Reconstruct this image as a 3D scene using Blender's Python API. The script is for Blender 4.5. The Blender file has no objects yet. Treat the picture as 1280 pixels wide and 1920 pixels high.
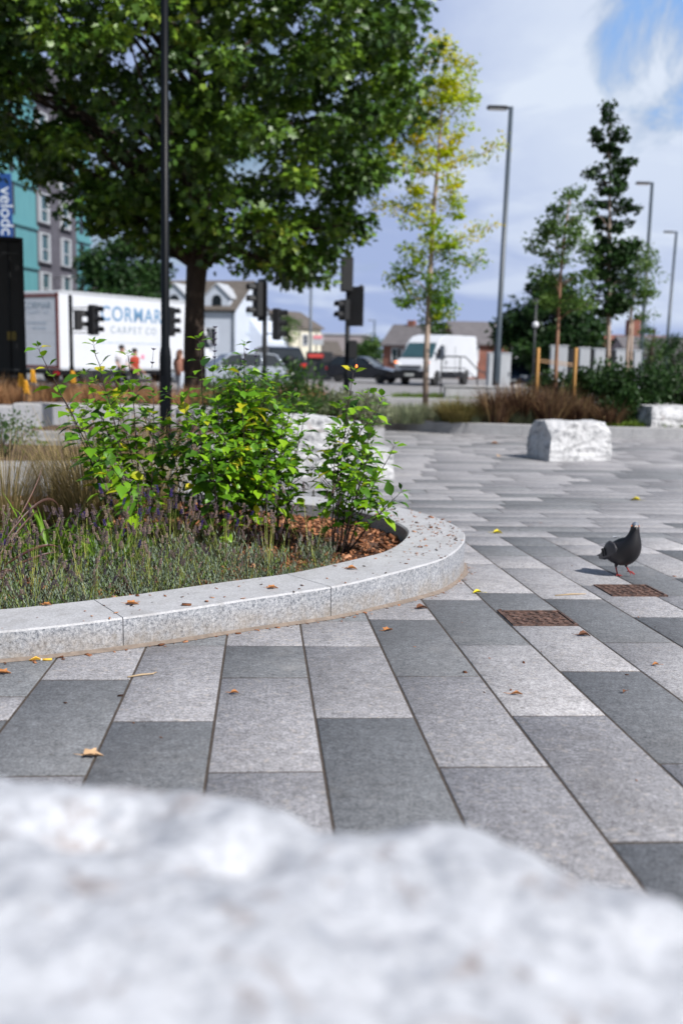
import bpy, bmesh, math, random
import numpy as np
from mathutils import Vector, Matrix, noise as mnoise

# ------------------------------------------------------------------ camera, sky, sun, exposure
SC = bpy.context.scene
COL = SC.collection
F_PX = 1867.0
PITCH = math.atan(289 / F_PX)
ROLL = 0.02
EYE = 1.36
cp, sp_ = math.cos(PITCH), math.sin(PITCH)
_f = np.array([0, cp, -sp_]); _r0 = np.array([1, 0, 0.]); _u0 = np.array([0, sp_, cp])
_r = _r0 * math.cos(ROLL) + _u0 * math.sin(ROLL)
_u = _u0 * math.cos(ROLL) - _r0 * math.sin(ROLL)
CAMP = np.array([0, 0, EYE])

cam_d = bpy.data.cameras.new('camera'); cam = bpy.data.objects.new('camera', cam_d); COL.objects.link(cam)
cam_d.sensor_fit = 'VERTICAL'; cam_d.sensor_height = 36; cam_d.lens = 35.0
cam_d.clip_start = 0.05; cam_d.clip_end = 5000
cam.matrix_world = Matrix(((_r[0], _u[0], -_f[0], 0), (_r[1], _u[1], -_f[1], 0), (_r[2], _u[2], -_f[2], EYE), (0, 0, 0, 1)))
cam_d.dof.use_dof = True; cam_d.dof.focus_distance = 4.1; cam_d.dof.aperture_fstop = 2.0
SC.camera = cam

SUN_EL = math.radians(45)
SUN_DIR = Vector((0.74 * math.cos(SUN_EL), -0.67 * math.cos(SUN_EL), math.sin(SUN_EL))).normalized()
sun_d = bpy.data.lights.new('sun', 'SUN'); sun_d.energy = 5.0; sun_d.angle = math.radians(0.5); sun_d.color = (1.0, 0.972, 0.94)
sun = bpy.data.objects.new('sun', sun_d); COL.objects.link(sun)
sun.rotation_euler = (-SUN_DIR).to_track_quat('-Z', 'Y').to_euler()
SC.view_settings.view_transform = 'Standard'; SC.view_settings.look = 'None'
SC.view_settings.exposure = 0.22; SC.view_settings.gamma = 1.0

def ray(x, y): return _f + _r * (x - 640) / F_PX - _u * (y - 960) / F_PX

W = bpy.data.worlds.new('World'); SC.world = W; W.use_nodes = True
def build_sky():
    nt = W.node_tree; N = nt.nodes; L = nt.links
    N.clear()
    out = N.new('ShaderNodeOutputWorld'); bg = N.new('ShaderNodeBackground'); bg.inputs['Strength'].default_value = 0.1
    L.new(bg.outputs[0], out.inputs[0])
    sky = N.new('ShaderNodeTexSky'); sky.sky_type = 'NISHITA'; sky.sun_disc = False
    sky.sun_elevation = SUN_EL; sky.sun_rotation = math.atan2(SUN_DIR.x, SUN_DIR.y)
    tc = N.new('ShaderNodeTexCoord')
    def m(op, a, b=None, c=None, clamp=False):
        n = N.new('ShaderNodeMath'); n.operation = op; n.use_clamp = clamp
        for i, v in enumerate((a, b, c)):
            if v is None: continue
            if isinstance(v, (int, float)): n.inputs[i].default_value = v
            else: L.new(v, n.inputs[i])
        return n.outputs[0]
    def mapr(v, a, b, c=0.0, d=1.0):
        n = N.new('ShaderNodeMapRange'); n.interpolation_type = 'SMOOTHSTEP'
        L.new(v, n.inputs[0])
        for i, q in enumerate((a, b, c, d)): n.inputs[i + 1].default_value = q
        return n.outputs[0]
    sep = N.new('ShaderNodeSeparateXYZ'); L.new(tc.outputs['Generated'], sep.inputs[0])
    den = m('ADD', m('MAXIMUM', sep.outputs[2], 0.0), 0.22)
    comb = N.new('ShaderNodeCombineXYZ')
    L.new(m('DIVIDE', sep.outputs[0], den), comb.inputs[0]); L.new(m('DIVIDE', sep.outputs[1], den), comb.inputs[1])
    comb.inputs[2].default_value = 3.7
    def noise(vec, sc, det, rough, dist=0.0, off=None):
        n = N.new('ShaderNodeTexNoise'); n.inputs['Scale'].default_value = sc; n.inputs['Detail'].default_value = det
        n.inputs['Roughness'].default_value = rough; n.inputs['Distortion'].default_value = dist
        if off:
            a = N.new('ShaderNodeVectorMath'); a.operation = 'ADD'; a.inputs[1].default_value = off; L.new(vec, a.inputs[0]); vec = a.outputs[0]
        L.new(vec, n.inputs['Vector']); return n.outputs[0]
    n1 = noise(comb.outputs[0], 1.1, 9, 0.55, 0.3)
    n2 = noise(comb.outputs[0], 2.2, 7, 0.5, 0.4, (5.2, 1.3, 0))
    n3 = noise(tc.outputs['Generated'], 9.0, 8, 0.6, 0.5, (1.2, 0, 0))
    pd = Vector(ray(1330, 60)).normalized()
    dot = N.new('ShaderNodeVectorMath'); dot.operation = 'DOT_PRODUCT'; L.new(tc.outputs['Generated'], dot.inputs[0]); dot.inputs[1].default_value = pd
    dd = m('ADD', dot.outputs['Value'], m('MULTIPLY', m('SUBTRACT', n3, 0.5), 0.020))
    hole = mapr(dd, 0.9953, 0.9993)
    rim = mapr(dd, 0.962, 0.993)
    behind = m('MAXIMUM', mapr(sep.outputs[1], 0.45, -0.05), mapr(sep.outputs[2], 0.45, 0.75))
    cover = mapr(m('SUBTRACT', n1, m('MULTIPLY', behind, 0.30)), 0.30, 0.44)
    cover = m('MULTIPLY', cover, m('SUBTRACT', 1.0, m('MULTIPLY', hole, 0.93)))
    bright = m('ADD', m('MULTIPLY', rim, 0.80), m('MULTIPLY', mapr(n2, 0.44, 0.68), 0.62), clamp=True)
    mix1 = N.new('ShaderNodeMix'); mix1.data_type = 'RGBA'
    mix1.inputs['A'].default_value = (3.3, 4.1, 6.4, 1); mix1.inputs['B'].default_value = (6.3, 7.0, 8.2, 1)
    L.new(bright, mix1.inputs['Factor'])
    sat = N.new('ShaderNodeHueSaturation'); sat.inputs['Saturation'].default_value = 1.0; sat.inputs['Value'].default_value = 0.8
    L.new(sky.outputs[0], sat.inputs['Color'])
    mix2 = N.new('ShaderNodeMix'); mix2.data_type = 'RGBA'
    blue = N.new('ShaderNodeMix'); blue.data_type = 'RGBA'; blue.inputs['B'].default_value = (2.2, 4.2, 8.0, 1)
    L.new(m('MULTIPLY', hole, 0.85), blue.inputs['Factor']); L.new(sat.outputs[0], blue.inputs['A'])
    L.new(cover, mix2.inputs['Factor']); L.new(blue.outputs['Result'], mix2.inputs['A']); L.new(mix1.outputs['Result'], mix2.inputs['B'])
    # below the horizon the ground takes over
    L.new(mix2.outputs['Result'], bg.inputs['Color'])
build_sky()

# ------------------------------------------------------------------ geometry helpers
RNG = np.random.default_rng(7); random.seed(7)
def gz(Y):
    if Y < 7.7: return .36 - .037 * Y
    if Y > 11.7: return 0.0
    return .004625 * (11.7 - Y) ** 2
def G(x, y):
    d = ray(x, y); lo, hi = .05, 900.
    for _ in range(50):
        mid = (lo + hi) / 2; P = CAMP + d * mid
        if P[2] > gz(P[1]): lo = mid
        else: hi = mid
    return CAMP + d * lo
def ZP(x, y, z):
    d = ray(x, y); return CAMP + d * ((z - EYE) / d[2])
def AT(x, y, D):
    d = ray(x, y); return CAMP + d * (D / d[1])
def R(a): return math.radians(a)

def tag(o, label=None, cat=None, group=None, kind=None):
    if label: o['label'] = label
    if cat: o['category'] = cat
    if group: o['group'] = group
    if kind: o['kind'] = kind
    return o
def thing(name, label, cat, loc=(0, 0, 0), rz=0, group=None):
    o = bpy.data.objects.new(name, None); COL.objects.link(o)
    o.empty_display_size = .1
    o.location = tuple(float(v) for v in loc); o.rotation_euler = (0, 0, rz)
    return tag(o, label, cat, group)
def link_mesh(name, me, mats, parent=None, loc=None):
    for m in (mats if isinstance(mats, (list, tuple)) else [mats]): me.materials.append(m)
    o = bpy.data.objects.new(name, me); COL.objects.link(o)
    if parent is not None: o.parent = parent
    if loc is not None: o.location = tuple(float(v) for v in loc)
    return o
def copy_tree(o, parent=None):
    c = o.copy(); COL.objects.link(c)
    if parent is not None: c.parent = parent
    for ch in list(o.children): copy_tree(ch, c)
    return c
def place(o, loc, rz=0, s=None, label=None, group=None):
    o.location = tuple(float(v) for v in loc); o.rotation_euler = (0, 0, rz)
    if s: o.scale = (s, s, s) if isinstance(s, (int, float)) else s
    if label: o['label'] = label
    if group: o['group'] = group
    return o

def np_mesh(name, verts, polys_flat, lens, tint=None, matidx=None, smooth=False, attr='tint'):
    me = bpy.data.meshes.new(name)
    verts = np.asarray(verts, dtype=np.float32); nv = len(verts)
    me.vertices.add(nv); me.vertices.foreach_set('co', verts.ravel())
    polys_flat = np.asarray(polys_flat, dtype=np.int32); lens = np.asarray(lens, dtype=np.int32)
    me.loops.add(len(polys_flat)); me.loops.foreach_set('vertex_index', polys_flat)
    me.polygons.add(len(lens)); starts = np.concatenate([[0], np.cumsum(lens)[:-1]]).astype(np.int32)
    me.polygons.foreach_set('loop_start', starts)
    if smooth: me.polygons.foreach_set('use_smooth', np.ones(len(lens), dtype=bool))
    if matidx is not None: me.polygons.foreach_set('material_index', np.asarray(matidx, dtype=np.int32))
    me.update(calc_edges=True)
    if tint is not None:
        a = me.attributes.new(attr, 'FLOAT', 'POINT'); a.data.foreach_set('value', np.asarray(tint, dtype=np.float32))
    return me

class MB:
    """collects shapes that become ONE mesh"""
    def __init__(s): s.v = []; s.f = []; s.m = []; s.t = []; s.sm = []
    def add(s, verts, faces, mi=0, t=0.5, smooth=False):
        b = len(s.v); s.v.extend([tuple(float(q) for q in p) for p in verts]); s.t.extend([t] * len(verts))
        for f in faces: s.f.append([b + i for i in f]); s.m.append(mi); s.sm.append(smooth)
        return s
    def box(s, c, size, rz=0, mi=0, t=0.5, bev=0.0, rx=0, ry=0):
        hx, hy, hz = [q / 2 for q in size]
        bev = min(bev, hx * .9, hy * .9, hz * .9)
        M = Matrix.Rotation(rz, 3, 'Z') @ Matrix.Rotation(ry, 3, 'Y') @ Matrix.Rotation(rx, 3, 'X')
        if bev <= 0:
            vs = [(x, y, z) for z in (-hz, hz) for x, y in ((-hx, -hy), (hx, -hy), (hx, hy), (-hx, hy))]
            fs = [(3, 2, 1, 0), (4, 5, 6, 7), (0, 1, 5, 4), (1, 2, 6, 5), (2, 3, 7, 6), (3, 0, 4, 7)]
        else:
            b = bev; vs = []
            for z, k in ((-hz, 1), (-hz + b, 0), (hz - b, 0), (hz, 1)):
                o = b if k else 0
                xs, ys = hx - o, hy - o
                e = b * .6 if not k else b * .5
                vs += [(-xs + e, -ys, z), (xs - e, -ys, z), (xs, -ys + e, z), (xs, ys - e, z), (xs - e, ys, z), (-xs + e, ys, z), (-xs, ys - e, z), (-xs, -ys + e, z)]
            fs = [tuple(range(7, -1, -1)), tuple(range(24, 32))]
            for r in range(3):
                for i in range(8): fs.append((r * 8 + i, r * 8 + (i + 1) % 8, r * 8 + 8 + (i + 1) % 8, r * 8 + 8 + i))
        vs = [tuple(M @ Vector(p) + Vector(c)) for p in vs]
        return s.add(vs, fs, mi, t)
    def tube(s, pts, rad, n=10, mi=0, t=0.5, cap=True, smooth=True):
        pts = [Vector(p) for p in pts]
        if not isinstance(rad, (list, tuple)): rad = [rad] * len(pts)
        vs = []; prev = None
        for i, p in enumerate(pts):
            d = (pts[min(i + 1, len(pts) - 1)] - pts[max(i - 1, 0)])
            if d.length < 1e-9: d = Vector((0, 0, 1))
            d.normalize()
            if prev is None:
                a = Vector((0, 0, 1)) if abs(d.z) < .9 else Vector((1, 0, 0))
                x = d.cross(a).normalized()
            else:
                x = (prev - d * prev.dot(d))
                x = x.normalized() if x.length > 1e-6 else d.orthogonal().normalized()
            prev = x; y = d.cross(x)
            for k in range(n):
                a = 2 * math.pi * k / n
                vs.append(p + (x * math.cos(a) + y * math.sin(a)) * rad[i])
        fs = []
        for i in range(len(pts) - 1):
            for k in range(n):
                fs.append((i * n + k, i * n + (k + 1) % n, (i + 1) * n + (k + 1) % n, (i + 1) * n + k))
        if cap:
            fs.append(tuple(range(n - 1, -1, -1))); fs.append(tuple(range((len(pts) - 1) * n, len(pts) * n)))
        return s.add(vs, fs, mi, t, smooth)
    def lathe(s, prof, n=24, c=(0, 0, 0), axis='Z', mi=0, t=.5, smooth=True):
        vs = []
        for r, z in prof:
            for k in range(n):
                a = 2 * math.pi * k / n; x, y = r * math.cos(a), r * math.sin(a)
                p = (x, y, z) if axis == 'Z' else ((z, x, y) if axis == 'X' else (x, z, y))
                vs.append((p[0] + c[0], p[1] + c[1], p[2] + c[2]))
        fs = []
        for i in range(len(prof) - 1):
            for k in range(n):
                q = (i * n + k, i * n + (k + 1) % n, (i + 1) * n + (k + 1) % n, (i + 1) * n + k)
                fs.append(q if axis != 'Y' else q[::-1])
        fs.append(tuple(range(n - 1, -1, -1))); fs.append(tuple(range((len(prof) - 1) * n, len(prof) * n)))
        return s.add(vs, fs, mi, t, smooth)
    def prism(s, outline, h0, h1, plane='XZ', mi=0, t=.5, smooth=False):
        """outline in the plane, extruded along the remaining axis from h0 to h1"""
        def P(a, b, h): return (a, h, b) if plane == 'XZ' else ((h, a, b) if plane == 'YZ' else (a, b, h))
        n = len(outline)
        vs = [P(a, b, h0) for a, b in outline] + [P(a, b, h1) for a, b in outline]
        fs = [tuple(range(n)), tuple(range(2 * n - 1, n - 1, -1))]
        for i in range(n): fs.append((i, i + n, (i + 1) % n + n, (i + 1) % n))
        return s.add(vs, fs, mi, t, smooth)
    def build(s, name, mats, parent=None, loc=None, fix=True):
        me = bpy.data.meshes.new(name); me.from_pydata(s.v, [], s.f)
        me.polygons.foreach_set('material_index', s.m); me.polygons.foreach_set('use_smooth', s.sm)
        a = me.attributes.new('tint', 'FLOAT', 'POINT'); a.data.foreach_set('value', s.t)
        if fix:
            bm = bmesh.new(); bm.from_mesh(me); bmesh.ops.recalc_face_normals(bm, faces=bm.faces); bm.to_mesh(me); bm.free()
        me.update()
        return link_mesh(name, me, mats, parent, loc)

# leaf templates : (along, across, up), faces
T_OVATE = (np.array([(0, 0, 0), (.22, .30, .07), (.5, .42, .10), (.78, .2, .03), (1, 0, -.1), (.22, -.30, .07), (.5, -.42, .10), (.78, -.2, .03), (.25, 0, .0), (.55, 0, .0), (.8, 0, -.03)]),
           [(0, 8, 1), (8, 9, 2, 1), (9, 10, 3, 2), (10, 4, 3), (0, 5, 8), (8, 5, 6, 9), (9, 6, 7, 10), (10, 7, 4)])
T_LOBED = (np.array([(0, 0, 0), (.05, .42, .03), (.35, .28, .05), (.62, .50, .0), (.62, .18, .04), (1, 0, -.08), (.62, -.18, .04), (.62, -.50, .0), (.35, -.28, .05), (.05, -.42, .03), (.5, 0, -.03)]),
           [(0, 10, 2, 1), (10, 4, 3, 2), (10, 5, 4), (0, 9, 8, 10), (10, 8, 7, 6), (10, 6, 5)])
T_SMALL = (np.array([(0, 0, 0), (.5, .33, .08), (1, 0, -.05), (.5, -.33, .08), (.5, 0, 0)]), [(0, 4, 1), (4, 2, 1), (0, 3, 4), (4, 3, 2)])

def leaves_mesh(name, P, D, Nn, L, Wd, T, tint, mats, parent=None, curl=None):
    P = np.asarray(P, float); D = np.asarray(D, float); Nn = np.asarray(Nn, float)
    D /= np.linalg.norm(D, axis=1, keepdims=True) + 1e-9
    S = np.cross(Nn, D); S /= np.linalg.norm(S, axis=1, keepdims=True) + 1e-9
    U = np.cross(D, S)
    tv, tf = T; k = len(tv); n = len(P)
    L = np.broadcast_to(np.asarray(L, float), (n,)); Wd = np.broadcast_to(np.asarray(Wd, float), (n,))
    V = P[:, None, :] + D[:, None, :] * (tv[None, :, 0:1] * L[:, None, None]) + S[:, None, :] * (tv[None, :, 1:2] * Wd[:, None, None]) + U[:, None, :] * (tv[None, :, 2:3] * L[:, None, None])
    flat = np.array([i for f in tf for i in f]); lens = np.array([len(f) for f in tf])
    allf = (flat[None, :] + (np.arange(n) * k)[:, None]).ravel(); alll = np.tile(lens, n)
    me = np_mesh(name, V.reshape(-1, 3), allf, alll, tint=np.repeat(np.broadcast_to(tint, (n,)), k), smooth=True)
    return link_mesh(name, me, mats, parent)

def blades_arrays(base, dirn, L, W_, bend, nseg=4, twist=None):
    """thin curved blades; dirn = start direction, bend = sideways/down droop amount"""
    n = len(base); base = np.asarray(base, float); d = np.asarray(dirn, float); d = d / np.linalg.norm(d, axis=1, keepdims=True)
    h = d.copy(); h[:, 2] = 0; h /= np.linalg.norm(h, axis=1, keepdims=True) + 1e-6
    s = np.cross(d, np.array([0, 0, 1.])); s /= np.linalg.norm(s, axis=1, keepdims=True) + 1e-6
    if twist is not None:
        up = np.cross(s, d); s = s * np.cos(twist)[:, None] + up * np.sin(twist)[:, None]
    L = np.broadcast_to(L, (n,)); W_ = np.broadcast_to(W_, (n,)); bend = np.broadcast_to(bend, (n,))
    V = np.zeros((n, (nseg + 1) * 2, 3))
    for i in range(nseg + 1):
        t = i / nseg
        c = base + d * (L * t)[:, None] + h * (bend * L * t * t * .6)[:, None] - np.array([0, 0, 1.]) * (bend * L * t ** 2.2 * .6)[:, None]
        w = W_ * (1 - t ** 2.2) * .5 + .0002
        V[:, 2 * i] = c - s * w[:, None]; V[:, 2 * i + 1] = c + s * w[:, None]
    k = (nseg + 1) * 2
    q = np.array([[2 * i, 2 * i + 1, 2 * i + 3, 2 * i + 2] for i in range(nseg)]).ravel()
    fl = (q[None, :] + (np.arange(n) * k)[:, None]).ravel()
    return V.reshape(-1, 3), fl, np.full(n * nseg, 4), k
def blades_mesh(name, base, dirn, L, W_, bend, tint, mats, parent=None, nseg=4, twist=None):
    V, fl, ln, k = blades_arrays(base, dirn, L, W_, bend, nseg, twist)
    me = np_mesh(name, V, fl, ln, tint=np.repeat(np.broadcast_to(tint, (len(base),)), k), smooth=True)
    return link_mesh(name, me, mats, parent)

# ------------------------------------------------------------------ materials
class NT:
    def __init__(s, name):
        s.mat = bpy.data.materials.new(name); s.mat.use_nodes = True; s.t = s.mat.node_tree; s.N = s.t.nodes; s.L = s.t.links
        s.b = s.N['Principled BSDF']; s.out = s.N['Material Output']
        s.tc = s.N.new('ShaderNodeTexCoord').outputs['Object']
    def set(s, n, v): s.b.inputs[n].default_value = v; return s
    def link(s, a, b): s.L.new(a, b)
    def noise(s, sc, det=4, rough=.55, dist=0, vec=None, w=None):
        n = s.N.new('ShaderNodeTexNoise'); n.inputs['Scale'].default_value = sc; n.inputs['Detail'].default_value = det
        n.inputs['Roughness'].default_value = rough; n.inputs['Distortion'].default_value = dist
        s.link(vec or s.tc, n.inputs['Vector']); return n.outputs[0]
    def vor(s, sc, out='Distance', feat='F1', vec=None):
        n = s.N.new('ShaderNodeTexVoronoi'); n.feature = feat; n.inputs['Scale'].default_value = sc; s.link(vec or s.tc, n.inputs['Vector']); return n.outputs[out]
    def ramp(s, fac, stops, interp='LINEAR'):
        n = s.N.new('ShaderNodeValToRGB'); n.color_ramp.interpolation = interp; el = n.color_ramp.elements
        while len(el) < len(stops): el.new(.5)
        for e, (p, c) in zip(el, stops):
            e.position = p; e.color = (c, c, c, 1) if isinstance(c, (int, float)) else (*c, 1)
        s.link(fac, n.inputs[0]); return n.outputs[0]
    def mix(s, f, a, b, mode='MIX'):
        n = s.N.new('ShaderNodeMix'); n.data_type = 'RGBA'; n.blend_type = mode
        for k, v in (('Factor', f), ('A', a), ('B', b)):
            if isinstance(v, (int, float)): n.inputs[k].default_value = v if k == 'Factor' else (v, v, v, 1)
            elif isinstance(v, tuple): n.inputs[k].default_value = (*v, 1)
            else: s.link(v, n.inputs[k])
        return n.outputs['Result']
    def math(s, op, a, b=0.0, clamp=False):
        n = s.N.new('ShaderNodeMath'); n.operation = op; n.use_clamp = clamp
        for i, v in enumerate((a, b)):
            if isinstance(v, (int, float)): n.inputs[i].default_value = v
            else: s.link(v, n.inputs[i])
        return n.outputs[0]
    def attr(s, name='tint'):
        n = s.N.new('ShaderNodeAttribute'); n.attribute_name = name; return n.outputs['Fac']
    def bump(s, h, strength=.5, dist=.01):
        n = s.N.new('ShaderNodeBump'); n.inputs['Strength'].default_value = strength; n.inputs['Distance'].default_value = dist
        s.link(h, n.inputs['Height']); s.link(n.outputs[0], s.b.inputs['Normal']); return s
    def color(s, c): s.link(c, s.b.inputs['Base Color']) if not isinstance(c, tuple) else s.set('Base Color', (*c, 1)); return s

def simple(name, c, rough=.6, metal=0, var=.12, sc=3.0, emit=None, es=1):
    n = NT(name); n.set('Roughness', rough).set('Metallic', metal)
    if max(c) < .012: n.set('Specular IOR Level', .15)
    v = n.noise(sc, 5, .6)
    lo = tuple(max(0, q * (1 - var)) for q in c); hi = tuple(min(1, q * (1 + var)) for q in c)
    n.color(n.ramp(v, [(.3, lo), (.7, hi)]))
    if emit: n.set('Emission Color', (*emit, 1)).set('Emission Strength', es)
    return n.mat
def leaf_mat(name, stops, rough=.45, trans=.35, spec=.4):
    n = NT(name); n.set('Roughness', rough); n.set('Specular IOR Level', spec)
    c = n.ramp(n.attr(), stops); n.color(c)
    tr = n.N.new('ShaderNodeBsdfTranslucent')
    g = n.N.new('ShaderNodeHueSaturation'); g.inputs['Value'].default_value = 1.5; g.inputs['Hue'].default_value = .485; n.link(c, g.inputs['Color']); n.link(g.outputs[0], tr.inputs[0])
    mx = n.N.new('ShaderNodeMixShader'); mx.inputs[0].default_value = trans
    n.link(n.b.outputs[0], mx.inputs[1]); n.link(tr.outputs[0], mx.inputs[2]); n.link(mx.outputs[0], n.out.inputs[0])
    return n.mat

def paving_mat():
    n = NT('paving_granite'); n.set('Roughness', .75)
    tone = n.attr('tint'); rnd = n.attr('rnd')
    base = n.ramp(tone, [(0, (.132, .139, .148)), (.25, (.178, .182, .190)), (.30, (.248, .244, .256)), (.7, (.305, .298, .308)), (1, (.40, .388, .392))])
    fine = n.ramp(n.noise(105, 5, .95), [(.38, .40), (.62, 1.62)])
    mid = n.ramp(n.noise(26, 5, .8), [(.34, .74), (.66, 1.24)])
    big = n.ramp(n.noise(2.2, 5, .6), [(.3, .88), (.7, 1.1)])
    c = n.mix(1.0, base, fine, 'MULTIPLY'); c = n.mix(1.0, c, mid, 'MULTIPLY'); c = n.mix(1.0, c, big, 'MULTIPLY')
    # pale flecks on the light slabs, dirt marks on all
    fl = n.math('MULTIPLY', n.ramp(n.noise(45, 2, .5), [(.60, 0), (.67, 1)]), n.ramp(tone, [(.28, 0.06), (.32, .55)]))
    c = n.mix(fl, c, (.42, .38, .345))
    dirt = n.math('MULTIPLY', n.ramp(n.noise(9, 6, .7, .6), [(.60, 0), (.74, 1)]), .38)
    c = n.mix(dirt, c, (.085, .075, .065))
    spots = n.ramp(n.vor(11), [(.06, .6), (.11, 0)]); c = n.mix(n.math('MULTIPLY', spots, n.ramp(n.noise(3, 2), [(.46, 0), (.54, 1)])), c, (.10, .085, .075))
    # grey water stains and gum marks that spread over several stones
    st = n.math('MULTIPLY', n.ramp(n.noise(1.3, 7, .72, 1.0), [(.50, 0), (.66, 1)]), .30); c = n.mix(st, c, (.11, .105, .105))
    pale = n.math('MULTIPLY', n.ramp(n.noise(2.7, 7, .75, .6), [(.56, 0), (.70, 1)]), .22); c = n.mix(pale, c, (.42, .40, .38))
    n.color(c); n.bump(n.noise(150, 4, .8), .5, .004); return n.mat
def granite_mat(name, lo, mid, hi, sc=180, stain=True, top=True):
    n = NT(name); n.set('Roughness', .7)
    v = n.noise(sc, 5, .95); c = n.ramp(v, [(.40, lo), (.47, mid), (.53, mid), (.60, hi)])
    b = n.ramp(n.noise(3.5, 5, .6), [(.3, .88), (.7, 1.08)]); c = n.mix(1.0, c, b, 'MULTIPLY')
    if top:
        # sawn top is paler and finer than the bush-hammered face
        g = n.N.new('ShaderNodeNewGeometry'); s_ = n.N.new('ShaderNodeSeparateXYZ'); n.link(g.outputs['True Normal'], s_.inputs[0])
        up = n.ramp(s_.outputs[2], [(.35, 0), (.6, 1)])
        ct = n.ramp(n.noise(sc * 1.5, 5, .85), [(.36, tuple(q * .60 for q in hi)), (.62, tuple(min(1, q * .98) for q in hi))])
        ct = n.mix(1.0, ct, n.ramp(n.noise(7, 6, .7), [(.3, .86), (.75, 1.05)]), 'MULTIPLY')
        ct = n.mix(n.math('MULTIPLY', n.ramp(n.noise(5, 7, .75, .8), [(.50, 0), (.68, 1)]), .35), ct, (.22, .20, .185))
        c = n.mix(up, c, ct)
        vm = n.N.new('ShaderNodeMapping'); vm.inputs['Scale'].default_value = (9, 9, 1.2); n.link(n.tc, vm.inputs[0])
        c = n.mix(n.math('MULTIPLY', n.ramp(n.noise(1.6, 5, .7, 0, vec=vm.outputs[0]), [(.52, 0), (.70, 1)]), .30), c, (.20, .19, .175))
    if stain:
        z = n.attr('tint')
        st = n.math('MULTIPLY', z, n.ramp(n.noise(11, 5, .7), [(.35, .15), (.65, 1)]))
        c = n.mix(st, c, (.27, .22, .165))
    n.color(c); n.bump(v, .45, .003); return n.mat
def rock_mat(name='white_marble_rock', dk=(.33, .34, .37), lt=(.80, .80, .81), sc=1.0, brown=.61):
    n = NT(name); n.set('Roughness', .65)
    a = n.noise(5 * sc, 7, .62, .8); b = n.noise(17 * sc, 6, .7, .4)
    c = n.ramp(n.math('ADD', n.math('MULTIPLY', a, .42), n.math('MULTIPLY', b, .58)), [(.40, dk), (.47, tuple(q * .82 for q in lt)), (.54, lt)])
    br = n.ramp(n.noise(3.1 * sc, 6, .7, 1.2), [(brown, 0), (brown + .09, .7)]); c = n.mix(br, c, (.27, .21, .19))
    n.color(c); n.bump(n.noise(30 * sc, 6, .75), .5, .02); return n.mat
def bark_mat(name, a, b, sc=8):
    n = NT(name); n.set('Roughness', .9); m_ = n.N.new('ShaderNodeMapping'); m_.inputs['Scale'].default_value = (1, 1, .25); n.link(n.tc, m_.inputs[0])
    v = n.noise(sc, 6, .7, .5, vec=m_.outputs[0]); n.color(n.ramp(v, [(.3, a), (.7, b)])); n.bump(v, .6, .02); return n.mat
def brick_mat(name, a, b, mortar, scale=4.0):
    n = NT(name); n.set('Roughness', .9); t = n.N.new('ShaderNodeTexBrick'); t.inputs['Scale'].default_value = scale
    t.inputs['Color1'].default_value = (*a, 1); t.inputs['Color2'].default_value = (*b, 1); t.inputs['Mortar'].default_value = (*mortar, 1)
    m_ = n.N.new('ShaderNodeMapping'); m_.inputs['Rotation'].default_value = (R(90), 0, 0); n.link(n.tc, m_.inputs[0]); n.link(m_.outputs[0], t.inputs['Vector'])
    n.color(n.mix(1.0, t.outputs[0], n.ramp(n.noise(1.5, 5), [(.3, .8), (.7, 1.15)]), 'MULTIPLY')); return n.mat

M = {}
M['paving'] = paving_mat()
M['joint'] = simple('joint_sand', (.062, .048, .038), .95, var=.4, sc=60)
M['groundstone'] = None
def ground_mat():
    n = NT('pale_ground'); n.set('Roughness', .85)
    c = n.ramp(n.noise(1.6, 6, .6), [(.3, (.20, .195, .195)), (.7, (.27, .26, .26))])
    n.color(n.mix(1.0, c, n.ramp(n.noise(120, 3, .7), [(.3, .8), (.7, 1.2)]), 'MULTIPLY')); return n.mat
M['ground'] = ground_mat()
M['asphalt'] = simple('asphalt', (.11, .105, .10), .9, var=.2, sc=5)
M['kerb'] = granite_mat('kerb_granite', (.045, .055, .075), (.30, .31, .335), (.56, .56, .575), sc=78)
M['kerb_plain'] = granite_mat('sawn_granite', (.18, .18, .19), (.33, .33, .34), (.44, .435, .44), sc=60, stain=False)
M['wallstone'] = granite_mat('seat_wall_granite', (.30, .31, .33), (.40, .40, .42), (.48, .47, .47), sc=60, stain=False)
M['rock'] = rock_mat(dk=(.40, .42, .465), lt=(.63, .645, .68), sc=3.4, brown=.555)
M['rock2'] = rock_mat('rough_white_rock', (.20, .205, .22), (.54, .54, .55), .9)
M['mulch_base'] = simple('bark_soil', (.085, .045, .028), .95, var=.5, sc=40)
M['chip'] = leaf_mat('bark_chip', [(0, (.035, .018, .013)), (.35, (.15, .06, .028)), (.75, (.34, .14, .065)), (1, (.50, .26, .15))], .85, 0.0, .2)
M['salvia'] = leaf_mat('salvia_leaf', [(0, (.025, .075, .010)), (.5, (.115, .28, .014)), (.85, (.24, .44, .014)), (.93, (.36, .42, .02)), (1, (.58, .50, .02))], .42, .30, .45)
M['salvia_stem'] = simple('salvia_stem', (.035, .022, .02), .6)
M['salvia_flower'] = simple('salvia_flower', (.03, .02, .055), .6)
M['purple'] = simple('purple_petal', (.10, .05, .30), .6)
M['lav'] = leaf_mat('lavender_leaf', [(0, (.03, .05, .025)), (.5, (.14, .185, .12)), (.8, (.26, .31, .25)), (1, (.12, .20, .02))], .7, .15, .2)
M['lav_stalk'] = leaf_mat('lavender_stalk', [(0, (.16, .20, .05)), (.6, (.32, .36, .08)), (1, (.46, .42, .14))], .7, .2, .2)
M['lav_fl'] = leaf_mat('lavender_flower', [(0, (.05, .035, .06)), (.35, (.13, .095, .10)), (.7, (.25, .18, .15)), (.88, (.34, .25, .20)), (.92, (.035, .024, .10)), (1, (.065, .04, .19))], .85, .1, .1)
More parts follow.
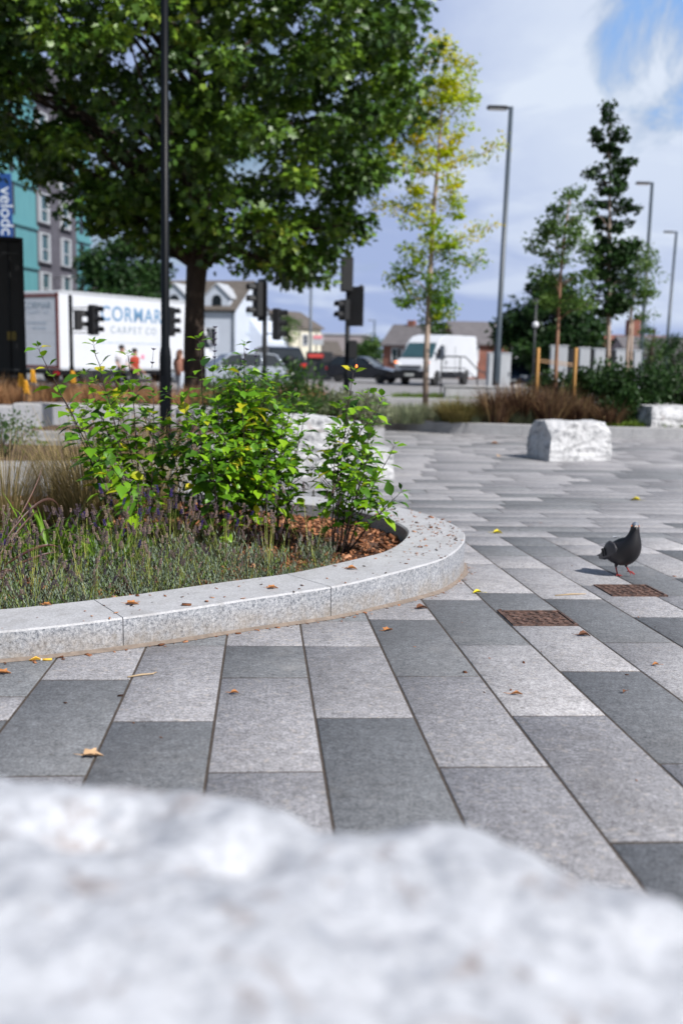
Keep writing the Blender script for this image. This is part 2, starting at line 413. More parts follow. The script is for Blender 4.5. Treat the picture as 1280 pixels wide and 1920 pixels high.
M['stipa'] = leaf_mat('feather_grass', [(0, (.10, .10, .025)), (.4, (.24, .20, .075)), (1, (.50, .38, .20))], .7, .3, .2)
M['drygrass'] = leaf_mat('dry_grass', [(0, (.16, .075, .035)), (.5, (.34, .185, .085)), (1, (.52, .34, .17))], .8, .25, .2)
M['strap'] = leaf_mat('strap_leaf', [(0, (.06, .15, .012)), (1, (.20, .36, .03))], .45, .4, .4)
M['flax'] = leaf_mat('bronze_flax', [(0, (.055, .028, .022)), (1, (.15, .075, .055))], .45, .15, .5)
M['bronze'] = leaf_mat('bronze_grass', [(0, (.03, .018, .014)), (.5, (.10, .055, .035)), (.8, (.24, .15, .08)), (1, (.42, .30, .14))], .7, .2, .2)
M['plane'] = leaf_mat('plane_leaf', [(0, (.012, .034, .005)), (.45, (.045, .11, .010)), (.86, (.16, .28, .020)), (.96, (.26, .28, .03)), (1, (.34, .14, .03))], .46, .17, .6)
M['yellowgreen'] = leaf_mat('yellowing_leaf', [(0, (.05, .13, .012)), (.35, (.15, .28, .012)), (.7, (.42, .50, .010)), (1, (.64, .50, .012))], .5, .4, .3)
M['young'] = leaf_mat('young_tree_leaf', [(0, (.03, .07, .012)), (.5, (.07, .14, .025)), (1, (.15, .24, .05))], .5, .35, .3)
M['darkleaf'] = leaf_mat('dark_green_leaf', [(0, (.008, .024, .007)), (.5, (.020, .055, .012)), (1, (.05, .105, .024))], .5, .2, .3)
M['hedge'] = leaf_mat('shrub_leaf', [(0, (.02, .055, .012)), (.6, (.05, .11, .02)), (.9, (.10, .19, .03)), (1, (.45, .38, .04))], .5, .25, .3)
M['turf'] = leaf_mat('green_grass', [(0, (.05, .10, .015)), (1, (.16, .24, .03))], .6, .3, .2)
M['grey_green'] = leaf_mat('grey_green_leaf', [(0, (.09, .12, .07)), (.8, (.22, .24, .14)), (1, (.26, .18, .20))], .7, .2, .2)
M['bark_dark'] = bark_mat('plane_bark', (.016, .010, .007), (.055, .036, .025))
M['bark_pale'] = bark_mat('pale_bark', (.26, .19, .15), (.48, .38, .31))
M['bark_red'] = bark_mat('reddish_bark', (.16, .08, .05), (.34, .19, .12))
M['stake'] = bark_mat('stake_timber', (.40, .20, .06), (.60, .33, .11))
M['black'] = simple('black_paint', (.004, .005, .007), .4, var=.2)
M['black_matt'] = simple('black_matt_plastic', (.009, .0095, .012), .6, var=.2)
M['greypost'] = simple('grey_post_paint', (.05, .068, .088), .4, var=.1)
M['dkgrey'] = simple('dark_grey_metal', (.028, .030, .034), .5, var=.15)
M['white'] = simple('white_paint', (.60, .62, .66), .35, var=.04, sc=1)
M['offwhite'] = simple('dull_white_paint', (.42, .44, .47), .5, var=.08, sc=2)
M['silver'] = simple('brushed_metal', (.55, .56, .57), .35, .8, var=.1)
M['rubber'] = simple('tyre_rubber', (.02, .02, .021), .85, var=.2)
M['glass'] = simple('dark_glass', (.018, .024, .03), .08, var=.1)
M['glassteal'] = simple('tinted_windscreen', (.04, .085, .10), .08, var=.1)
M['lens'] = simple('clear_lamp_lens', (.75, .77, .78), .12, var=.04)
M['orange'] = simple('orange_indicator', (.85, .20, .03), .3, emit=(1, .22, .03), es=1.6)
M['redlens'] = simple('red_lamp_lens', (.45, .02, .02), .2)
M['redlit'] = simple('lit_red_lamp', (.8, .03, .03), .3, emit=(1, .05, .06), es=2.5)
M['darklens'] = simple('unlit_signal_lens', (.03, .035, .03), .2)
M['plate'] = simple('number_plate', (.65, .66, .62), .4)
M['carblack'] = simple('black_car_paint', (.012, .015, .024), .15, var=.1)
M['carblue'] = simple('dark_blue_car_paint', (.025, .04, .075), .15, var=.1)
M['carsilver'] = simple('silver_blue_car_paint', (.42, .47, .55), .2, .3, var=.06)
M['teal'] = None
def teal_mat():
    n = NT('teal_cladding'); n.set('Roughness', .45)
    m_ = n.N.new('ShaderNodeMapping'); m_.inputs['Scale'].default_value = (1, 1, .08); n.link(n.tc, m_.inputs[0])
    n.color(n.ramp(n.noise(5, 4, .6, vec=m_.outputs[0]), [(.3, (.065, .215, .24)), (.7, (.105, .29, .315))])); return n.mat
M['teal'] = teal_mat()
M['greybrick'] = brick_mat('dark_grey_brick', (.105, .10, .125), (.085, .08, .10), (.07, .07, .08), 3)
M['redbrick'] = brick_mat('red_brick', (.26, .085, .055), (.20, .065, .045), (.22, .17, .14), 3)
M['render'] = simple('white_render', (.52, .57, .66), .8, var=.05, sc=.8)
M['tile_brown'] = simple('brown_roof_tiles', (.105, .09, .078), .85, var=.25, sc=2)
M['tile_red'] = simple('red_roof_tiles', (.21, .085, .06), .85, var=.2, sc=2)
M['tile_grey'] = simple('grey_roof_slates', (.13, .12, .125), .8, var=.2, sc=2)
M['concrete'] = simple('pink_grey_concrete', (.30, .265, .27), .8, var=.08)
M['banner'] = simple('navy_banner', (.01, .05, .20), .5, var=.08)
M['ltext'] = simple('blue_grey_lettering', (.13, .26, .42), .5, var=.05)
M['gtext'] = simple('grey_lettering', (.25, .32, .38), .5, var=.05)
M['ftext'] = simple('faint_lettering', (.45, .52, .60), .5, var=.05)
M['maroon'] = simple('maroon_frame', (.15, .035, .03), .5)
M['rust'] = None
def rust_mat():
    n = NT('rusty_iron'); n.set('Roughness', .85)
    n.color(n.ramp(n.noise(28, 6, .7), [(.35, (.02, .014, .013)), (.5, (.085, .046, .034)), (.66, (.22, .13, .10))])); n.bump(n.noise(60, 5), .4, .004); return n.mat
M['rust'] = rust_mat()
M['skin'] = simple('skin', (.50, .30, .22), .55)
M['hair_brown'] = simple('brown_hair', (.11, .045, .025), .7)
M['hair_dark'] = simple('dark_hair', (.015, .012, .012), .6)
M['shirt_white'] = simple('white_cloth', (.62, .62, .68), .85)
M['shirt_red'] = simple('orange_red_cloth', (.34, .04, .018), .85)
M['top_brown'] = simple('brown_cloth', (.30, .14, .10), .85)
M['trousers'] = simple('dark_cloth', (.02, .022, .03), .85)
M['trousers_pale'] = simple('pale_blue_cloth', (.45, .50, .58), .85)
M['yellowpetal'] = simple('yellow_petal', (.72, .36, .02), .6)
M['birdbody'] = leaf_mat('pigeon_plumage', [(0, (.004, .004, .006)), (.35, (.018, .015, .018)), (.55, (.036, .031, .035)), (.8, (.075, .083, .098)), (1, (.16, .19, .25))], .5, 0.0, .5)
M['beak'] = simple('pigeon_cere', (.62, .50, .42), .6)
M['birdfoot'] = simple('pigeon_foot', (.34, .035, .03), .5)
M['birdeye'] = simple('pigeon_eye', (.75, .20, .03), .2)
M['dryleaf'] = simple('dry_leaf', (.42, .17, .05), .7, var=.4, sc=40)
M['paleleaf'] = simple('pale_dry_leaf', (.52, .33, .18), .7, var=.3, sc=40)
M['yleaf'] = simple('yellow_leaf', (.70, .58, .02), .6, var=.15, sc=40)
M['brownleaf'] = simple('brown_leaf', (.14, .055, .025), .8, var=.4, sc=40)
M['twig'] = simple('pale_twig', (.45, .33, .20), .8)
M['cigfilter'] = simple('yellow_filter_paper', (.78, .47, .05), .8)
M['cigwhite'] = simple('white_paper', (.78, .76, .72), .8)

# ------------------------------------------------------------------ structure: ground, paving, road
PDIR = np.array([-0.08086, 0.99673]); PPERP = np.array([PDIR[1], -PDIR[0]])
def uv_of(x, y):
    P = G(x, y); return P[0] * PDIR[0] + P[1] * PDIR[1], P[0] * PPERP[0] + P[1] * PPERP[1]
def uv_pt(u, v): return PDIR * u + PPERP * v

def build_ground():
    ys = np.concatenate([np.arange(-6, 14.01, .5), np.array([16, 18, 20, 25, 30, 40, 60, 90, 150, 300, 700, 2500])])
    xs = np.array([-2500, -600, -150, -60, -30, -16, -10, -5, 0, 5, 10, 16, 30, 60, 150, 600, 2500.])
    V = [(x, y, gz(y) - .0024) for y in ys for x in xs]; nx = len(xs)
    Fs = [(j * nx + i, j * nx + i + 1, (j + 1) * nx + i + 1, (j + 1) * nx + i) for j in range(len(ys) - 1) for i in range(nx - 1)]
    mi = [0 if ys[f[0] // nx] < 18.5 else 1 for f in Fs]
    me = bpy.data.meshes.new('ground'); me.from_pydata(V, [], Fs); me.polygons.foreach_set('material_index', mi); me.update()
    o = link_mesh('ground', me, [M['joint'], M['ground']]); tag(o, kind='structure')
build_ground()

def build_paving():
    V = []; Fl = []; tone = []; rnd = []
    def slab(u0, u1, v0, v1, t, gu, gv, r):
        # bevelled stone: chamfered arris, joint walls
        c = .0018; h = .009
        a0, a1, b0, b1 = u0 + gu / 2, u1 - gu / 2, v0 + gv / 2, v1 - gv / 2
        j = (RNG.random() - .5) * .0015
        base = len(V)
        for (du, zz) in ((0, -h), (0, -c), (c, 0)):
            for (uu, vv) in ((a0 + du, b0 + du), (a0 + du, b1 - du), (a1 - du, b1 - du), (a1 - du, b0 + du)):
                p = uv_pt(uu, vv); V.append((p[0], p[1], gz(p[1]) + zz + j)); tone.append(t); rnd.append(r)
        for k in range(2):
            for i in range(4): Fl.append((base + k * 4 + i, base + k * 4 + (i + 1) % 4, base + k * 4 + 4 + (i + 1) % 4, base + k * 4 + 4 + i))
        Fl.append((base + 8, base + 9, base + 10, base + 11))
    def rt():
        q = RNG.random()
        return (.02 + .2 * RNG.random()) if q < .33 else ((.30 + .35 * RNG.random()) if q < .80 else (.7 + .3 * RNG.random()))
    # columns with the joints and tones seen in the photograph (u along the courses)
    W0, SP = .172, .3108
    D_, L_, B_ = .10, .42, .85
    spec = {   # column index from line L1 : list of (u_start, tone) from near to far
        -4: [(1.2, L_), (2.1, D_), (2.96, L_), (3.2, D_)],
        -3: [(1.2, D_), (1.62, L_), (2.51, D_), (3.39, .50)],
        -2: [(1.2, L_), (2.05, .08), (2.94, .46), (3.86, D_)],
        -1: [(1.2, D_), (1.63, .50), (2.52, .45), (3.41, .12), (3.86, L_)],
        0: [(1.2, L_), (2.06, .07), (2.96, .44), (3.85, .60), (4.3, D_)],
        1: [(1.2, D_), (1.64, .40), (2.54, .38), (3.42, .14), (4.33, .45), (4.78, .5)],
        2: [(1.2, .10), (2.07, .36), (2.97, .88), (3.87, .12), (4.77, .55), (5.2, .62)],
        3: [(1.2, D_), (1.66, .40), (2.55, .11), (3.48, .82), (4.36, .80), (4.47, .13), (4.95, .72), (5.85, .66)],
        4: [(1.2, L_), (2.1, .36), (3.02, .86), (3.91, .12), (4.80, .74), (5.70, .76), (6.15, .13)],
        5: [(1.2, L_), (2.1, D_), (3.0, .4), (3.50, .13), (4.39, .62), (5.16, .66), (6.14, .16)],
        6: [(1.2, D_), (2.1, .4), (3.0, .45), (4.0, .7), (4.9, .10), (5.8, .15), (6.2, .8)],
        7: [(1.2, .5), (2.2, .12), (3.1, .5), (4.0, .4), (4.5, .14), (5.4, .84), (6.3, .6)],
    }
    for c in range(-22, 30):
        v0 = W0 + SP * c; v1 = v0 + SP
        uend = 7.03
        if c in spec:
            js = spec[c]; us = [j[0] for j in js]; ts = [j[1] for j in js]
            u = us[-1] + (.45 if us[-1] > 5.6 else .9)
            while u < uend - .2: us.append(u); ts.append(rt()); u += .9 if RNG.random() < .7 else .45
        else:
            u = -1.2 + .45 * (c % 2) + RNG.integers(0, 2) * .45; us = []; ts = []
            while u < uend - .2: us.append(u); ts.append(rt()); u += .9 if RNG.random() < .75 else .45
        us.append(uend)
        for i in range(len(us) - 1): slab(us[i], us[i + 1], v0, v1, min(1, max(0, ts[i] + (RNG.random() - .5) * .05)), .0110, .0085, RNG.random())
    # beyond, the courses turn and run across
    u = 7.03; k = 0
    while u < 19.5:
        v = -10 - RNG.random() * .9
        while v < 15:
            ln = .9 if RNG.random() < .75 else .6
            slab(u, u + .30, v, v + ln, min(.8, max(.23, rt() * .62 + .17)), .011, .009, RNG.random()); v += ln
        u += .30; k += 1
    fl = np.array([i for f in Fl for i in f]); me = np_mesh('paving', V, fl, [4] * len(Fl), tint=tone)
    a = me.attributes.new('rnd', 'FLOAT', 'POINT'); a.data.foreach_set('value', np.asarray(rnd, np.float32))
    bm = bmesh.new(); bm.from_mesh(me); bmesh.ops.recalc_face_normals(bm, faces=bm.faces)
    bm.to_mesh(me); bm.free()
    o = link_mesh('pavement', me, [M['paving']]); tag(o, kind='structure')
    # make sure tops face up
    me = o.data
    return o
build_paving()

def flat_strip(name, x0, x1, y0, y1, z, mat):
    mb = MB(); mb.add([(x0, y0, z), (x1, y0, z), (x1, y1, z), (x0, y1, z)], [(0, 1, 2, 3)])
    o = mb.build(name, [mat], fix=False); tag(o, kind='structure'); return o
flat_strip('road', -90, 90, 33, 66, -.004, M['asphalt'])
def road_kerb():
    mb = MB()
    for i in range(60): mb.box((-60 + i * 2, 32.85, .04), (1.985, .25, .14), bev=.01)
    o = mb.build('road_kerb', [M['kerb_plain']]); tag(o, kind='structure')
    mk = MB()
    for i in range(14): mk.add([(-45 + i * 7, 49, 0), (-41 + i * 7, 49, 0), (-41 + i * 7, 49.15, 0), (-45 + i * 7, 49.15, 0)], [(0, 1, 2, 3)])
    o = mk.build('road_markings', [M['white']], fix=False); tag(o, kind='structure'); o.location.z = .002
road_kerb()

# ------------------------------------------------------------------ planter kerbs
def catmull(pts, n=12, closed=False):
    pts = [np.array(p, float) for p in pts]; out = []
    m = len(pts)
    rng_ = range(m) if closed else range(m - 1)
    for i in rng_:
        p0 = pts[(i - 1) % m] if closed or i > 0 else 2 * pts[0] - pts[1]
        p1 = pts[i]; p2 = pts[(i + 1) % m]
        p3 = pts[(i + 2) % m] if closed or i + 2 < m else 2 * pts[-1] - pts[-2]
        for k in range(n):
            t = k / n
            out.append(.5 * ((2 * p1) + (-p0 + p2) * t + (2 * p0 - 5 * p1 + 4 * p2 - p3) * t * t + (-p0 + 3 * p1 - 3 * p2 + p3) * t ** 3))
    if not closed: out.append(pts[-1])
    return np.array(out)
def resample(P, step):
    d = np.concatenate([[0], np.cumsum(np.linalg.norm(np.diff(P, axis=0), axis=1))])
    n = max(2, int(d[-1] / step)); s = np.linspace(0, d[-1], n + 1)
    return np.stack([np.interp(s, d, P[:, k]) for k in range(P.shape[1])], 1), s
def kerb(name, label, outer, inner, ztop, mat, stone=1.0, first=0.0, zin=.2, cat='planter kerb', drop=.05, group=None, chamfer=.007):
    """outer/inner: matched polylines (plan). Each stone is a child mesh."""
    O = np.asarray(outer); I = np.asarray(inner)
    d = np.concatenate([[0], np.cumsum(np.linalg.norm(np.diff(O, axis=0), axis=1))]); total = d[-1]
    c0 = O.mean(0); root = thing(name, label, cat, (c0[0], c0[1], gz(c0[1])), group=group)
    cuts = [0.0]; s = first if first > 0 else stone
    while s < total - .15: cuts.append(s); s += stone
    cuts.append(total)
    z0 = root.location.z
    def at(P, s): return np.array([np.interp(s, d, P[:, 0]), np.interp(s, d, P[:, 1])])
    for a, b in zip(cuts[:-1], cuts[1:]):
        n = max(2, int((b - a) / .06)); ss = np.linspace(a + .002, b - .002, n + 1)
        mb = MB(); V = []; T = []
        for s in ss:
            o, i = at(O, s), at(I, s); w = (i - o); L = np.linalg.norm(w); w /= L
            gb = gz(o[1]) - drop
            zlow = gz(o[1]) + .055
            prof = [(o, gb, 1), (o, zlow, .55), (o, zlow + .05, 0), (o, ztop - chamfer, 0), (o + w * chamfer, ztop, 0), (i - w * .01, ztop, 0), (i, ztop - .01, 0), (i, ztop - .30, 0)]
            for p, z, t in prof: V.append((p[0] - c0[0], p[1] - c0[1], z - z0)); T.append(t)
        k = 8
        Fs = []
        for q in range(n):
            for j in range(k): Fs.append((q * k + j, (q + 1) * k + j, (q + 1) * k + (j + 1) % k, q * k + (j + 1) % k))
        Fs.append(tuple(range(k))); Fs.append(tuple(range(n * k + k - 1, n * k - 1, -1)))
        mb.v = V; mb.f = [list(f) for f in Fs]; mb.m = [0] * len(Fs); mb.sm = [False] * len(Fs); mb.t = T
        mb.build('kerb_stone', [mat], root)
    return root

# near planter: outer edge of the kerb top, anticlockwise from the left
NO = [(-3.6, 3.55), (-2.2, 3.50), (-1.30, 3.62), (-.823, 3.771), (-.355, 4.125), (-.02, 4.375), (.21, 4.63), (.402, 4.87), (.525, 5.05), (.637, 5.33), (.71, 5.63), (.735, 5.90), (.70, 6.16), (.61, 6.45), (.50, 6.67), (.36, 6.88), (.15, 7.08), (-.12, 7.24), (-.50, 7.42), (-.97, 7.70), (-1.45, 7.90), (-2.1, 8.02), (-3.6, 8.1)]
NO[2] = (-1.32, 3.50); NO[1] = (-2.2, 3.20); NO[0] = (-3.6, 2.95)
NOc = catmull(NO, 10)
NOc, _ = resample(NOc, .05)
def offset(P, w):
    T = np.gradient(P, axis=0); T /= np.linalg.norm(T, axis=1, keepdims=True); Nn = np.stack([-T[:, 1], T[:, 0]], 1)
    return P + Nn * w
NIc = offset(NOc, .34)
dd_ = np.concatenate([[0], np.cumsum(np.linalg.norm(np.diff(NOc, axis=0), axis=1))])
s240 = dd_[np.argmin(np.linalg.norm(NOc - np.array([-.823, 3.771]), axis=1))]
KT = .345
kerb('planter_kerb', 'low curved speckled granite kerb around the nearest flower bed with salvias', NOc, NIc, KT, M['kerb'], 1.0, s240 % 1.0)
MZ = .245
def mulch():
    P = NIc[::4]; n = len(P); c = np.array([-1.8, 5.6])
    V = []
    rings = [1.02, .9, .75, .6, .45, .3, .15]
    for k in rings:
        for p in P:
            q = c + (p - c) * k; V.append((q[0], q[1], MZ + .02 * mnoise.noise(Vector((q[0] * 3, q[1] * 3, 0)))))
    V.append((c[0], c[1], MZ)); Fs = []
    for r in range(len(rings) - 1):
        for i in range(n): Fs.append((r * n + i, r * n + (i + 1) % n, (r + 1) * n + (i + 1) % n, (r + 1) * n + i))
    b = (len(rings) - 1) * n
    for i in range(n): Fs.append((b + i, b + (i + 1) % n, len(V) - 1))
    mb = MB(); mb.add(V, Fs); o = mb.build('soil', [M['mulch_base']]); tag(o, kind='structure')
mulch()
from math import atan2
def inside(poly, p):
    x, y = p; r = False; n = len(poly); j = n - 1
    for i in range(n):
        xi, yi = poly[i]; xj, yj = poly[j]
        if (yi > y) != (yj > y) and x < (xj - xi) * (y - yi) / (yj - yi) + xi: r = not r
        j = i
    return r
NPOLY = [tuple(p) for p in NIc[::5]]
def chips(name, pts, z, size, mat, tintf=None, rmax=.5, label=None):
    """small irregular flat chips as one mesh"""
    V = []; Fs = []; T = []
    for (x, y), zz in zip(pts, z):
        s = size * RNG.lognormal(0, .45); a, b, h = s, s * RNG.uniform(.3, .7), s * RNG.uniform(.06, .16)
        rot = Matrix.Rotation(RNG.uniform(0, 6.3), 3, 'Z') @ Matrix.Rotation(RNG.normal(0, rmax), 3, 'X') @ Matrix.Rotation(RNG.normal(0, rmax), 3, 'Y')
        k = [(-a, -b * .6, -h), (a * .8, -b, -h), (a, b * .5, -h), (-a * .7, b, -h), (-a, -b * .6, h), (a * .8, -b, h), (a, b * .5, h), (-a * .7, b, h)]
        base = len(V); t = RNG.random()
        for q in k:
            w = rot @ Vector(q); V.append((x + w.x, y + w.y, zz + w.z + abs(a) * .3 * rmax)); T.append(t)
        for f in ((3, 2, 1, 0), (4, 5, 6, 7), (0, 1, 5, 4), (1, 2, 6, 5), (2, 3, 7, 6), (3, 0, 4, 7)): Fs.append([base + i for i in f])
    me = np_mesh(name, V, np.array([i for f in Fs for i in f]), [4] * len(Fs), tint=T)
    o = link_mesh(name, me, [mat]); tag(o, kind='stuff'); 
    if label: o['label'] = label
    return o
pts = []
while len(pts) < 17000:
    p = (RNG.uniform(-2.6, .5), RNG.uniform(4.0, 7.6))
    if inside(NPOLY, p) and (p[0] > -1.6 or RNG.random() < .3): pts.append(p)
chips('bark_mulch', pts, [MZ + RNG.uniform(-.004, .014) for _ in pts], .0105, M['chip'], label='orange brown bark mulch covering the near flower bed')
# crumbs scattered on the kerb top and at the foot of the kerb
pts = []; zs = []
for _ in range(1700):
    i = RNG.integers(0, len(NOc)); s_k = RNG.random() ** .8; p = NOc[i] * (s_k) + NIc[i] * (1 - s_k)
    w = math.exp(-((p[0] - .45) ** 2 + (p[1] - 5.9) ** 2) / .35) + .10 + .35 * math.exp(-((p[0] + .75) ** 2 + (p[1] - 4.05) ** 2) / .06)
    if RNG.random() < w: pts.append(p); zs.append(KT + .003)
chips('bark_crumbs', pts, zs, .0066, M['chip'], rmax=.15, label='dark bark crumbs strewn over the granite kerb top')
pts = []; zs = []
for _ in range(700):
    i = RNG.integers(30, len(NOc) - 60); T_ = NOc[min(i + 1, len(NOc) - 1)] - NOc[i]; T_ /= np.linalg.norm(T_); nn = np.array([T_[1], -T_[0]])
    p = NOc[i] + nn * abs(RNG.normal(0, .022)); pts.append(p); zs.append(gz(p[1]) + .002)
for _ in range(170):
    p = np.array([RNG.uniform(-2, 3.5), RNG.uniform(2.3, 8)]); pts.append(p); zs.append(gz(p[1]) + .002)
chips('ground_grit', pts, zs, .0048, M['chip'], rmax=.1, label='fine brown grit gathered along the foot of the kerb')
# mortar fillet at the foot
mb = MB(); sel = NOc[::2]
Tn = np.gradient(sel, axis=0); Tn /= np.linalg.norm(Tn, axis=1, keepdims=True); Nn_ = np.stack([Tn[:, 1], -Tn[:, 0]], 1)
V = []
for p, nn in zip(sel, Nn_):
    w_ = .022 + .012 * mnoise.noise(Vector((p[0] * 5, p[1] * 5, 1)))
    a = p; b = p + nn * w_
    V += [(a[0], a[1], gz(a[1]) + .012), (b[0], b[1], gz(b[1]) + .0015)]
mb.add(V, [(2 * i, 2 * i + 1, 2 * i + 3, 2 * i + 2) for i in range(len(sel) - 1)])
M['fillet'] = simple('sandy_mortar', (.20, .16, .13), .95, var=.25, sc=30)
o = mb.build('mortar_fillet', [M['fillet']]); tag(o, kind='structure')

# second planter (left, behind)
S2 = catmull([(-7, 9.6), (-4.5, 9.75), (-3.0, 10.0), (-2.0, 10.35), (-1.45, 10.9), (-1.3, 11.6), (-1.6, 12.3), (-2.4, 12.9), (-4, 13.2), (-7, 13.3)], 8); S2, _ = resample(S2, .08)
kerb('planter_kerb', 'sawn granite kerb of the second bed, left and just beyond the salvias', S2, offset(S2, .34), .24, M['kerb_plain'], 1.0)
S2i = [tuple(p) for p in offset(S2, .3)[::4]]
def bed(name, outline, z, mat):
    mb = MB(); n = len(outline); mb.add([(p[0], p[1], z) for p in outline], [tuple(range(n))]); o = mb.build(name, [mat], fix=False); tag(o, kind='structure'); return o
bed('soil', S2i, .17, M['mulch_base'])
# far right planter
S3 = catmull([(14, 18.6), (8.5, 18.6), (6.0, 18.3), (4.0, 18.35), (2.2, 18.7), (1.0, 19.4), (.55, 20.4), (.7, 21.6), (1.6, 22.8), (3.5, 23.6), (8, 24), (14, 24)][::-1], 8); S3, _ = resample(S3, .12)
S3 = S3[::-1]
kerb('planter_kerb', 'long low granite kerb of the far right bed behind the squared boulder', S3[::-1], offset(S3[::-1], .3), .2, M['kerb_plain'], 1.0)
bed('soil', [tuple(p) for p in offset(S3[::-1], .25)[::4]], .15, M['mulch_base'])
# mid left bed behind the white boulder
S4 = catmull([(-5, 14.6), (-2.5, 14.6), (-1.0, 14.9), (.2, 15.6), (.7, 16.8), (.3, 18.2), (-1.2, 19.0), (-5, 19.3)], 8); S4, _ = resample(S4, .12)
kerb('planter_kerb', 'granite kerb of the middle bed seen through the salvia leaves behind the white boulder', S4, offset(S4, .3), .2, M['kerb_plain'], 1.0)
bed('soil', [tuple(p) for p in offset(S4, .25)[::4]], .15, M['mulch_base'])
# pale kerb blocks and turf strip in front of the road
def far_strip():
    t = thing('planter_kerb', 'straight pale kerb of the grassy strip before the white van', 'planter kerb', (2.0, 29, 0))
    mb = MB(); mb.box((0, 0, .11), (7.2, .3, .30), bev=.012); mb.build('kerb_stone', [M['kerb_plain']], t)
    mb = MB(); mb.box((-2.9, 1.6, .2), (.5, 1.2, .5), bev=.02); mb.build('end_block', [M['kerb_plain']], t)
far_strip()

# seating wall on the left, with the dry grass bed behind it
def seat_wall():
    a = np.array([-8.6, 16.9]); b = np.array([-1.5, 16.6])
    root = thing('seating_wall', 'long pale grey granite seating wall with dry brown grass above, at left', 'seating wall', (a[0], a[1], 0), math.atan2(b[1] - a[1], b[0] - a[0]))
    L = np.linalg.norm(b - a); n = 7
    for i in range(n):
        w = L / n; mb = MB(); hh = .50 if i >= 3 else .445
        mb.box((w * (i + .5), .28, hh / 2), (w - .012, .55, hh), bev=.02); mb.build('wall_block', [M['wallstone']], root)
    mb = MB(); mb.box((1.95, -.12, .22), (.10, .26, .42), ry=R(-5), bev=.01); mb.build('armrest', [M['dkgrey']], root)
seat_wall()
mb = MB(); mb.box((-6.5, 20.1, .2), (14, 5.8, .42)); o = mb.build('raised_soil', [M['mulch_base']]); tag(o, kind='structure')

# ------------------------------------------------------------------ boulders
def rock_from_box(name, label, cat, loc, size, rz, mat, seed, rough=.06, taper=.08, res=26, cuts=5, parent_label=None, top_tilt=(0, 0)):
    bm = bmesh.new(); bmesh.ops.create_cube(bm, size=1.0)
    bmesh.ops.subdivide_edges(bm, edges=bm.edges[:], cuts=res, use_grid_fill=True)
    rs = np.random.default_rng(seed)
    planes = []
    for _ in range(cuts):
        nrm = Vector((rs.normal(), rs.normal(), abs(rs.normal()) * .9)).normalized(); ext = abs(nrm.x) * size[0] / 2 + abs(nrm.y) * size[1] / 2 + abs(nrm.z) * size[2] / 2
        planes.append((nrm, ext * rs.uniform(.74, .88)))
    for v in bm.verts:
        p = v.co.copy()
        p = Vector((p.x * size[0], p.y * size[1], p.z * size[2]))
        t = (p.z / size[2] + .5); p.x *= 1 + taper * (.5 - t); p.y *= 1 + taper * (.5 - t)
        p.z += (p.x * top_tilt[0] + p.y * top_tilt[1]) * max(0, t - .3)
        for nrm, dd in planes:
            e = p.dot(nrm) - dd
            if e > 0: p -= nrm * e * .92
        s = Vector((seed * 3.1, 0, 0))
        d = mnoise.fractal(p * 2.2 + s, 1.0, 2.0, 6) * rough * 1.1 + abs(mnoise.noise(Vector((p.x * 3, p.y * 3, p.z * 11)) + s)) * -rough * .55
        w = (v.co.normalized())
        p += Vector((w.x, w.y, w.z * .7)) * d
        v.co = p + Vector((0, 0, size[2] / 2))
    me = bpy.data.meshes.new(name); bm.to_mesh(me); bm.free()
    me.polygons.foreach_set('use_smooth', [False] * len(me.polygons))
    o = link_mesh(name, me, [mat], None, loc); o.rotation_euler = (0, 0, rz); tag(o, label, cat); return o
# squared boulder on the plaza
bl = G(1070, 864)
rock_from_box('boulder', 'squared rough white boulder with a shaded left end, alone on the open paving', 'boulder', (bl[0] + .03, bl[1] + .30, -.05), (.98, .62, .60), R(19), M['rock2'], 11, .04, .05, 40, 3)  # one rock material throughout; the left end only lies in shade
rock_from_box('boulder', 'big white boulder with a sloping top, right behind the rightmost salvia', 'boulder', (-.36, 11.75, -.05), (1.28, .8, .72), R(10), M['rock2'], 5, .05, .10, 30, 4, top_tilt=(-.14, 0))
rock_from_box('boulder', 'small low white block against the right end of the big white boulder', 'boulder', (.33, 11.7, -.04), (.42, .8, .36), R(8), M['rock2'], 8, .03, .1, 22, 3)
rb = AT(1262, 790, 19.6)
rock_from_box('boulder', 'long flat white boulder at the right edge of the photo, beside the far bed', 'boulder', (rb[0], 19.3, .12), (1.55, .8, .46), R(12), M['rock2'], 21, .06, .15, 30, 5)

